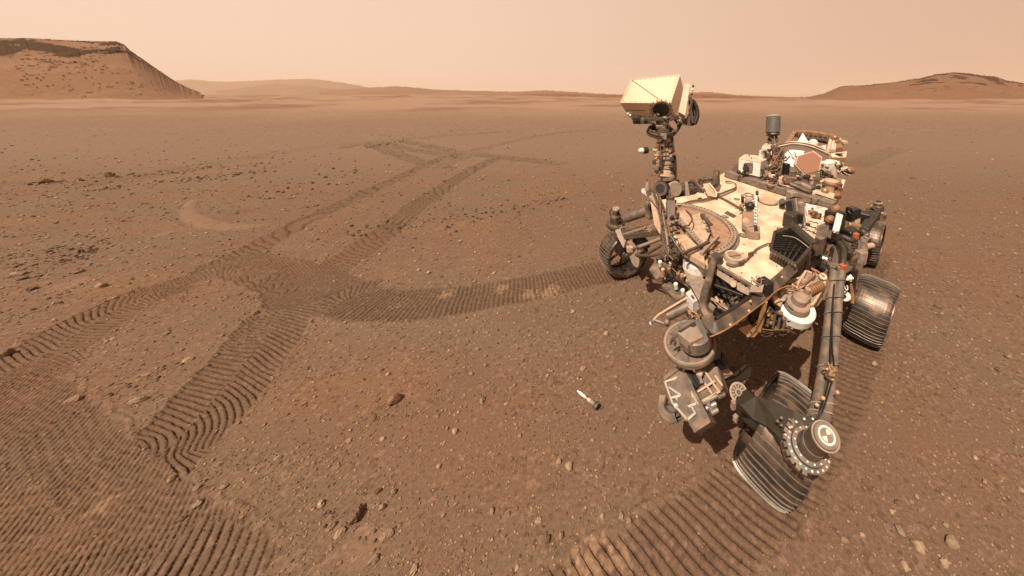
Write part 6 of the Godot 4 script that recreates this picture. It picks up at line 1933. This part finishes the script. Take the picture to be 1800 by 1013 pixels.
	part("bronze_strut", sh().tube([Q(1494, 497, 2.14), Q(1499, 520, 2.14), Q(1498, 533, 2.14)], 0.012, 8), M.copper, mh)

func make_rear() -> void:
	var z := 2.85
	# white instrument box with a camera eye
	var fa := [Q(1298.6, 280.7, z - 0.05), Q(1337.1, 287.6, z - 0.12), Q(1335.1, 311.2, z - 0.12), Q(1298.2, 302.4, z - 0.05)]
	var bk := [Q(1309.5, 273.2, z + 0.22), Q(1355.3, 278.7, z + 0.14), Q(1356.8, 298.4, z + 0.14), Q(1309.5, 296.4, z + 0.22)]
	var wb := part("white_box", sh().hexa(fa + bk), M.white)
	part("box_lid", sh().hexa([fa[0], fa[1], bk[1], bk[0], fa[0] + Vector3(0, 0.012, 0), fa[1] + Vector3(0, 0.012, 0), bk[1] + Vector3(0, 0.012, 0), bk[0] + Vector3(0, 0.012, 0)]), M.cream, wb)
	part("eye_plate", sh().box(Q(1315.8, 294.5, z - 0.10), Vector3(0.07, 0.085, 0.02), Basis(Vector3.UP, -0.25)), M.slate, wb)
	part("camera_eye", sh().cyl(Q(1311.0, 296.4, z - 0.1), Q(1310.9, 296.6, z - 0.135), 0.028, 0.024, 22), M.black, wb)
	for q in [[145, 622], [188, 632], [205, 560], [248, 552]]:
		part("box_foot", sh().ball(Q(1270 + q[0] / 5.067, 180 + q[1] / 5.067, z - 0.1), 0.018), M.black, wb)
	part("lid_ring", sh().cyl(Q(1320.9, 282.6, z + 0.0), Q(1320.9, 281.8, z + 0.0), 0.045, 0.04, 26), M.dust_plate, wb)
	part("lid_pin", sh().tube([Q(1320.9, 281.8, z), Q(1320.9, 277.1, z)], 0.006), M.brown, wb)
	part("lid_pin", sh().tube([Q(1317.0, 274.3, z + 0.1), Q(1317.4, 272.4, z + 0.1)], 0.006), M.brown, wb)
	part("gold_flap", sh().prism([Q(1329.2, 287.6, z - 0.1), Q(1339.5, 288.2, z - 0.06), Q(1345.0, 296.4, z - 0.06), Q(1339.1, 298.4, z - 0.12)], Vector3(0.01, -0.01, -0.02)), M.gold, wb)
	# grey antenna can on a tripod
	var u0 := Q(1358.5, 234, 3.15)
	var u1 := Q(1359.5, 205, 3.15)
	var can := part("antenna_can", sh().lathe(u0, Shape.frame(u1 - u0), [[0.0, 0.066], [0.005, 0.069], [u0.distance_to(u1) - 0.005, 0.069], [u0.distance_to(u1), 0.064]], 36), M.can_grey)
	part("can_rim", sh().ring(u1, u1 - u0, 0.055, 0.068, 0.006, 36), M.white, can)
	for q in [[1350, 251], [1358, 253], [1366, 250], [1354, 249]]:
		part("can_leg", sh().bar(Q(lerpf(1358.5, q[0], 0.6), 234, 3.15), Q(q[0], q[1], 3.12), 0.02, 0.02), M.brown, can)
	part("can_plate", sh().cyl(Q(1358.5, 238, 3.15), Q(1358.5, 234, 3.15), 0.07, 0.06, 26), M.dark_grey, can)
	part("can_clip", sh().box(Q(1352, 237, 3.08), Vector3(0.03, 0.03, 0.03)), M.black, can)
	var bs := part("antenna_base", sh().hexa([Q(1340, 257, 3.0), Q(1358, 259, 2.98), Q(1356, 274, 2.95), Q(1339, 273, 2.98), Q(1346, 252, 3.2), Q(1366, 253, 3.18), Q(1364, 270, 3.15), Q(1346, 268, 3.2)]), M.cream)
	part("base_block", sh().box(Q(1344, 273, 2.95), Vector3(0.08, 0.09, 0.08), Basis(Vector3.UP, 0.3)), M.white, bs)
	part("base_block", sh().box(Q(1362, 268, 2.98), Vector3(0.07, 0.14, 0.07), Basis(Vector3.UP, 0.3)), M.dark_grey, bs)
	fittings(Q(1342, 262, 2.92), Q(1352, 276, 2.9), 9, 6, 4, [M.black, M.brown, M.white, M.dark_grey], bs)
	# copper coloured wiring beside it
	var wr := part("wire_loom", sh().tube([Q(1352, 310, 2.7), Q(1358, 292, 2.8), Q(1366, 278, 2.9), Q(1374, 266, 2.95)], 0.022, 8), M.cable)
	loose_wires(Q(1358, 302, 2.72), Q(1374, 266, 2.9), 16, 0.16, 0.9, [M.cable, M.copper, M.gold, M.brown], wr)
	loose_wires(Q(1344, 312, 2.66), Q(1372, 294, 2.72), 10, 0.16, 0.9, [M.cable, M.copper, M.brown, M.gold], wr)
	fittings(Q(1356, 300, 2.72), Q(1372, 276, 2.84), 16, 6, 6, [M.copper, M.cable, M.brown, M.dust_plate], wr)
	part("black_post", sh().box(Q(1381, 300, 2.74), Vector3(0.045, 0.13, 0.05), Basis(Vector3.UP, 0.3)), M.black, wr)
	part("black_base", sh().cyl(Q(1388, 322, 2.6), Q(1388, 312, 2.62), 0.055, 0.04, 24), M.dark_grey, wr)
	# white panel, white peak and the rear heat exchangers
	var pn := part("white_panel", sh().prism([Q(1388.4, 261.9, 2.95), Q(1414.1, 264.9, 2.9), Q(1408.1, 290.5, 2.75), Q(1392.4, 293.5, 2.75), Q(1373.6, 282.6, 2.85)], Vector3(0.01, -0.01, -0.05)), M.clean_white)
	for q in [[585, 430, 640, 510], [640, 440, 660, 490], [600, 480, 560, 520]]:
		part("panel_line", sh().tube([Q(1270 + q[0] / 5.067, 180 + q[1] / 5.067, 2.86), Q(1270 + q[2] / 5.067, 180 + q[3] / 5.067, 2.82)], 0.004), M.brown, pn)
	part("white_peak", sh().hexa([Q(1410.5, 234.3, 3.2), Q(1411.3, 234.3, 3.2), Q(1421.6, 251.4, 3.1), Q(1401.2, 250.7, 3.1), Q(1412.1, 235.7, 3.3), Q(1412.9, 235.7, 3.3), Q(1423.0, 252.0, 3.3), Q(1406.2, 251.4, 3.3)]), M.clean_white, pn)
	part("peak_wing", sh().prism([Q(1393.3, 248.1, 3.1), Q(1402.2, 248.1, 3.1), Q(1412.1, 253.0, 3.05), Q(1396.3, 253.0, 3.05)], Vector3(0, -0.01, -0.05)), M.white, pn)
	part("white_ball", sh().ball(Q(1428.9, 253.0, 3.05), 0.048), M.white, pn)
	part("white_wing", sh().prism([Q(1443.7, 258.0, 3.0), Q(1452.6, 255.0, 3.05), Q(1451.2, 262.9, 3.0)], Vector3(0, -0.01, -0.05)), M.white, pn)
	var hx := part("heat_exchanger", sh().hexa([Q(1396.3, 231.7, 3.55), Q(1458.5, 236.2, 3.55), Q(1455.5, 254.0, 3.45), Q(1398.3, 241.2, 3.45), Q(1396.3, 231.7, 3.65), Q(1458.5, 236.2, 3.65), Q(1455.5, 254.0, 3.55), Q(1398.3, 241.2, 3.55)]), M.foil)
	part("exchanger_plate", sh().hexa([Q(1394.3, 229.3, 3.55), Q(1400.6, 230.9, 3.5), Q(1388.4, 252.0, 3.1), Q(1378.9, 252.6, 3.1), Q(1394.3, 230.5, 3.62), Q(1400.6, 232.1, 3.57), Q(1388.4, 253.4, 3.17), Q(1378.9, 254.0, 3.17)]), M.copper, hx)
	part("exchanger_plate", sh().hexa([Q(1460.4, 233.7, 3.5), Q(1465.4, 236.2, 3.45), Q(1456.5, 266.8, 3.0), Q(1450.6, 265.3, 3.0), Q(1460.4, 234.9, 3.57), Q(1465.4, 237.4, 3.52), Q(1456.5, 268.2, 3.07), Q(1450.6, 266.8, 3.07)]), M.copper, hx)
	part("exchanger_rail", sh().tube([Q(1396.3, 232.3, 3.5), Q(1427.9, 233.3, 3.52), Q(1459.5, 238.4, 3.5)], 0.02, 10), M.copper, hx)
	part("exchanger_rail", sh().tube([Q(1398.3, 237.2, 3.48), Q(1427.9, 238.6, 3.5), Q(1457.5, 243.2, 3.48)], 0.03, 10), M.foil, hx)
	part("exchanger_rail", sh().tube([Q(1408.1, 243.5, 3.4), Q(1439.7, 246.1, 3.42), Q(1456.5, 250.1, 3.42)], 0.024, 10), M.brown, hx)
	for i in 7:
		part("exchanger_fin", sh().bar(Q(lerpf(1402, 1456, i / 6.0), lerpf(233, 239, i / 6.0), 3.46), Q(lerpf(1404, 1453, i / 6.0), lerpf(242, 252, i / 6.0), 3.42), 0.012, 0.02), M.brown, hx)
	for q in [[970, 300, 940, 440], [1000, 310, 975, 430], [1020, 320, 990, 435]]:
		part("white_pipe", sh().tube([Q(1270 + q[0] / 5.067, 180 + q[1] / 5.067, 3.4), Q(1270 + q[2] / 5.067, 180 + q[3] / 5.067, 3.0)], 0.016, 8), M.cream, hx)
	part("copper_pipe", sh().tube([Q(1476.2, 247.1, 3.3), Q(1475.6, 264.9, 3.0)], 0.03, 10), M.copper, hx)
	part("pipe_cap", sh().cyl(Q(1476.2, 252.0, 3.25), Q(1476.4, 248.1, 3.28), 0.045, -1.0, 18), M.gold, hx)
	fittings(Q(1463.4, 239.2, 3.3), Q(1485.1, 255.0, 3.1), 18, 5, 4, [M.cream, M.dust_plate, M.copper, M.brown], hx)
	# bridge-like truss
	var tr := [Q(1361.2, 259.3, 2.95), Q(1380.5, 254.6, 2.92), Q(1396.3, 252.6, 2.9), Q(1420.0, 256.0, 2.86), Q(1439.7, 262.9, 2.84), Q(1458.5, 271.2, 2.82)]
	var t2 := [Q(1364.7, 257.4, 2.95), Q(1382.5, 251.4, 2.92), Q(1396.3, 249.5, 2.9), Q(1422.0, 252.6, 2.86), Q(1440.7, 258.9, 2.84), Q(1457.5, 267.8, 2.82)]
	var truss := part("truss", sh().tube(tr, 0.007, 6), M.cream)
	part("truss_chord", sh().tube(t2, 0.006, 6), M.cream, truss)
	for i in 5:
		part("truss_lace", sh().tube([tr[i], t2[i + 1]], 0.004, 5), M.cream, truss)
		part("truss_lace", sh().tube([t2[i], tr[i]], 0.004, 5), M.cream, truss)
	part("truss_web", flat_beam(tr, 0.035, 0.010, Vector3(0, 0.3, 1)), M.brown, truss)
	# the hexagonal antenna plate
	var hxp := []
	for q in [[810, 432], [888, 488], [862, 612], [736, 650], [642, 553], [668, 475]]:
		hxp.append(Q(1270 + q[0] / 5.067, 180 + q[1] / 5.067, 2.60))
	var an := part("hexagon_antenna", sh().prism(hxp, Vector3(0.005, -0.015, -0.03)), M.cream)
	var cen := Vector3.ZERO
	for p in hxp:
		cen += p / 6.0
	var inner := []
	for p in hxp:
		inner.append(cen + (p - cen) * 0.90 + Vector3(0, 0.0, 0.006))
	part("antenna_face", sh().prism(inner, Vector3(0, 0, -0.004)), M.copper_panel, an)
	# works behind and beside the antenna
	var wk := part("antenna_mount", sh().box(Q(1452, 296, 2.72), Vector3(0.09, 0.12, 0.09), Basis(Vector3.UP, 0.3)), M.clean_white)
	part("mount_block", sh().box(Q(1460, 290, 2.75), Vector3(0.07, 0.09, 0.07), Basis(Vector3.UP, 0.2)), M.white, wk)
	fittings(Q(1448, 290, 2.7), Q(1462, 300, 2.7), 8, 4, 4, [M.black, M.dark_grey], wk)
	part("mount_plate", sh().prism([Q(1460.4, 269.8, 2.8), Q(1489.1, 265.8, 2.85), Q(1487.1, 276.7, 2.78), Q(1462.4, 276.7, 2.76)], Vector3(0, -0.03, -0.02)), M.cream, wk)
	part("plate_hole", sh().cyl(Q(1474.9, 270.8, 2.79), Q(1474.9, 270.0, 2.79), 0.035, -1.0, 24), M.clean_black, wk)
	part("plate_lip", sh().bar(Q(1461.4, 279.7, 2.76), Q(1485.1, 280.7, 2.78), 0.03, 0.035), M.gold, wk)
	part("white_column", sh().bar(Q(1471.3, 284.6, 2.76), Q(1470.9, 298.4, 2.72), 0.035, 0.035), M.white, wk)
	part("tan_column", sh().cyl(Q(1464.4, 316.2, 2.6), Q(1465.4, 292.5, 2.72), 0.03, 0.028, 26), M.tan, wk)
	var ts := part("tan_turntable", sh().lathe(Q(1457.1, 335.9, 2.46), Shape.frame(Vector3(0.02, 1, 0.1)), [[0.0, 0.034], [0.06, 0.036], [0.07, 0.048], [0.09, 0.05], [0.094, 0.044]], 32), M.dust_plate)
	part("turntable_bracket", sh().hexa([Q(1434.8, 325.1, 2.5), Q(1444.7, 323.1, 2.5), Q(1443.7, 337.9, 2.46), Q(1432.8, 336.9, 2.46), Q(1436.8, 324.1, 2.58), Q(1446.6, 322.5, 2.58), Q(1445.6, 336.9, 2.54), Q(1434.8, 335.9, 2.54)]), M.tan, ts)
	part("bracket_hole", sh().cyl(Q(1438.7, 330.0, 2.47), Q(1438.5, 330.0, 2.46), 0.018, -1.0, 16), M.clean_black, ts)
	part("bracket_foot", sh().hexa([Q(1427.9, 335.9, 2.42), Q(1465.4, 347.8, 2.34), Q(1467.4, 339.9, 2.42), Q(1441.7, 331.0, 2.5), Q(1427.9, 337.9, 2.42), Q(1465.4, 350.7, 2.34), Q(1467.4, 342.8, 2.42), Q(1441.7, 333.0, 2.5)]), M.cream, ts)
	part("foot_knob", sh().ball(Q(1450.0, 335.9, 2.42), 0.028), M.gold, ts)
	var rm := part("wire_cluster", sh().ball(Q(1478.2, 296.4, 2.72), 0.04), M.cream)
	loose_wires(Q(1469.3, 292.5, 2.68), Q(1489.1, 304.3, 2.68), 16, 0.3, 0.7, [M.white, M.brown, M.cream, M.black], rm)
	fittings(Q(1469.3, 290.5, 2.68), Q(1491.0, 302.4, 2.68), 16, 5, 5, [M.cream, M.brown, M.copper, M.dust_plate, M.dark_grey], rm)
	part("copper_nozzle", sh().cyl(Q(1489.1, 300.8, 2.68), Q(1497.4, 300.0, 2.7), 0.028, 0.032, 20), M.copper, rm)
	fittings(Q(1443.7, 296.4, 2.62), Q(1459.5, 314.2, 2.55), 18, 5, 6, [M.tan, M.brown, M.dark_grey, M.dust_plate, M.black], rm)
	loose_wires(Q(1441.7, 298.4, 2.62), Q(1459.5, 314.2, 2.56), 8, 0.3, 0.8, [M.brown, M.tan, M.cable], rm)
	part("orange_post", sh().bar(Q(1475.2, 316.2, 2.6), Q(1469.3, 353.7, 2.35), 0.035, 0.03), M.copper, rm)
	part("cream_rail", sh().bar(Q(1482.2, 318.1, 2.6), Q(1477.2, 333.9, 2.5), 0.03, 0.03), M.cream, rm)
	fittings(Q(1473.3, 322.1, 2.52), Q(1468.3, 351.7, 2.36), 12, 6, 4, [M.copper, M.foil, M.brown, M.orange_cable], rm)
	var cb := part("conduit", sh().tube([Q(1384.5, 316.2, 2.56), Q(1398.3, 322.1, 2.52), Q(1412.1, 326.0, 2.5), Q(1427.9, 333.9, 2.44)], 0.026, 10), M.grey)
	part("conduit_pipe", sh().tube([Q(1388.4, 324.1, 2.52), Q(1404.2, 330.0, 2.48), Q(1425.9, 338.9, 2.40)], 0.018, 10), M.dark_grey, cb)
	part("conduit_box", sh().box(Q(1388.4, 316.2, 2.55), Vector3(0.10, 0.06, 0.08), Basis(Vector3.UP, -0.4)), M.dark_grey, cb)
	fittings(Q(1352.9, 310.3, 2.62), Q(1380.5, 322.1, 2.54), 14, 6, 5, [M.cream, M.copper, M.dust_plate, M.brown], cb)
	fittings(Q(1396.3, 308.3, 2.6), Q(1439.7, 316.2, 2.54), 20, 6, 6, [M.dust_plate, M.cream, M.brown, M.black, M.tan], cb)
	# deck floor under the rear works
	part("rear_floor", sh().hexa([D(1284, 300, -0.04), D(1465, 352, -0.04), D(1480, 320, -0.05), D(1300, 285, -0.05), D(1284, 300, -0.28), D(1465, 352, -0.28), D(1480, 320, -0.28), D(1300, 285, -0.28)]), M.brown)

# ---------------------------------------------------------------- the dropped tube
func make_tube() -> void:
	var a := P(1015.5, 687.5, 0.014)
	var b := P(1050.5, 715.5, 0.022)
	origin = Vector3((a.x + b.x) / 2, 0, (a.z + b.z) / 2)
	var t := Node3D.new()
	t.name = "sample_tube"
	t.position = origin
	add_child(t)
	tag(t, "small white sample tube with a dark metal end lying on the soil", "sample tube")
	var f := Shape.frame(b - a)
	var l := a.distance_to(b)
	part("tube_body", sh().lathe(a, f, [[l * 0.09, 0.006], [l * 0.095, 0.0085], [l * 0.40, 0.0085], [l * 0.42, 0.006]], 20), M.clean_white, t)
	part("tube_tip", sh().lathe(a, f, [[0.0, 0.006], [l * 0.02, 0.007], [l * 0.05, 0.0045], [l * 0.1, 0.0045]], 18), M.clean_white, t)
	part("tube_collar", sh().lathe(a, f, [[l * 0.40, 0.005], [l * 0.48, 0.005], [l * 0.6, 0.0115], [l * 0.66, 0.0125], [l * 0.665, 0.011]], 20), M.cream, t)
	part("tube_sleeve", sh().lathe(a, f, [[l * 0.66, 0.013], [l * 0.67, 0.015], [l * 0.9, 0.016], [l * 0.905, 0.018], [l * 1.0, 0.019], [l * 1.0, 0.014]], 24), M.silver, t)
	part("sleeve_end", sh().cyl(b - f.z * l * 0.02, b + f.z * 0.003, 0.0185, 0.0165, 24), M.clean_black, t)
	part("sleeve_band", sh().cyl(b - f.z * l * 0.14, b - f.z * l * 0.02, 0.0195, -1.0, 24), M.dark_grey, t)
	origin = Vector3.ZERO

# ---------------------------------------------------------------- all of it
func sky_picture() -> Image:
	var w := 512
	var h := 256
	var im := Image.create(w, h, false, Image.FORMAT_RGBF)
	for j in h:
		var el := PI * 0.5 - PI * (j + 0.5) / h
		for i in w:
			var az := TAU * (i + 0.5) / w - PI           # 0 ahead, grows to the left
			# dusty air: brighter and paler towards the left of the view, deeper to the right and overhead
			var g := 0.5 + 0.5 * cos(az - 1.75)
			var warm := Color(0.76, 0.455, 0.315).lerp(Color(1.06, 0.775, 0.60), g)
			var high := Color(0.70, 0.42, 0.28).lerp(Color(0.99, 0.71, 0.53), g)
			var e := clampf(el / 1.2, 0.0, 1.0)
			var c := warm.lerp(high, pow(e, 0.8))
			if el < 0.0:
				c = c.lerp(Color(0.25, 0.14, 0.08), clampf(-el * 6.0, 0.0, 1.0))
			im.set_pixel(i, j, c)
	return im

func _ready() -> void:
	rng.seed = 20230122
	# camera
	var cam := Camera3D.new()
	cam.name = "camera"
	cam.position = EYE
	cam.rotation = Vector3(-PITCH, 0, 0)
	cam.near = 0.05
	cam.far = 6000.0
	cam.keep_aspect = Camera3D.KEEP_HEIGHT
	cam.set_frustum(0.05 * 1012.5 / FOCAL, Vector2((900.0 - SHIFT.x) / FOCAL, (SHIFT.y - 506.5) / FOCAL) * 0.05, 0.05, 6000.0)
	add_child(cam)
	cam.current = true
	# sky, haze, exposure
	var env := Environment.new()
	env.background_mode = Environment.BG_SKY
	var sm := PanoramaSkyMaterial.new()
	sm.panorama = ImageTexture.create_from_image(sky_picture())
	sm.energy_multiplier = SKY_ENERGY
	env.sky = Sky.new()
	env.sky.sky_material = sm
	env.tonemap_mode = Environment.TONE_MAPPER_LINEAR
	env.tonemap_exposure = EXPOSURE
	env.fog_enabled = true
	env.fog_density = 0.00022
	env.fog_light_color = Color(0.92, 0.82, 0.73)
	env.sdfgi_enabled = true
	env.ssao_enabled = true
	env.ssil_enabled = true
	var we := WorldEnvironment.new()
	we.name = "environment"
	we.environment = env
	add_child(we)
	# sun: high behind the viewer's left shoulder
	var sun := DirectionalLight3D.new()
	sun.name = "sun"
	sun.light_energy = 1.6
	sun.light_color = Color(1.0, 0.93, 0.84)
	sun.light_angular_distance = 0.5
	sun.shadow_enabled = true
	var dir := Vector3(0.51, 0.0, -0.86).normalized() * cos(SUN_UP) + Vector3(0, -sin(SUN_UP), 0)
	sun.basis = Basis.looking_at(dir, Vector3.UP)
	add_child(sun)
	# large structure
	lump.seed = 4
	lump.frequency = 1.0
	lump.fractal_octaves = 4
	fine.seed = 9
	fine.frequency = 2.0
	fine.fractal_octaves = 3
	wob.seed = 12
	wob.frequency = 1.0
	tint.seed = 31
	tint.frequency = 1.0
	tint.fractal_octaves = 4
	make_materials()
	lay_tracks()
	make_ground()
	make_hills()
	# things
	make_rover()
	make_tube()
	make_stones()

const SKY_ENERGY := 0.605
const EXPOSURE := 1.5
const SUN_UP := 1.0
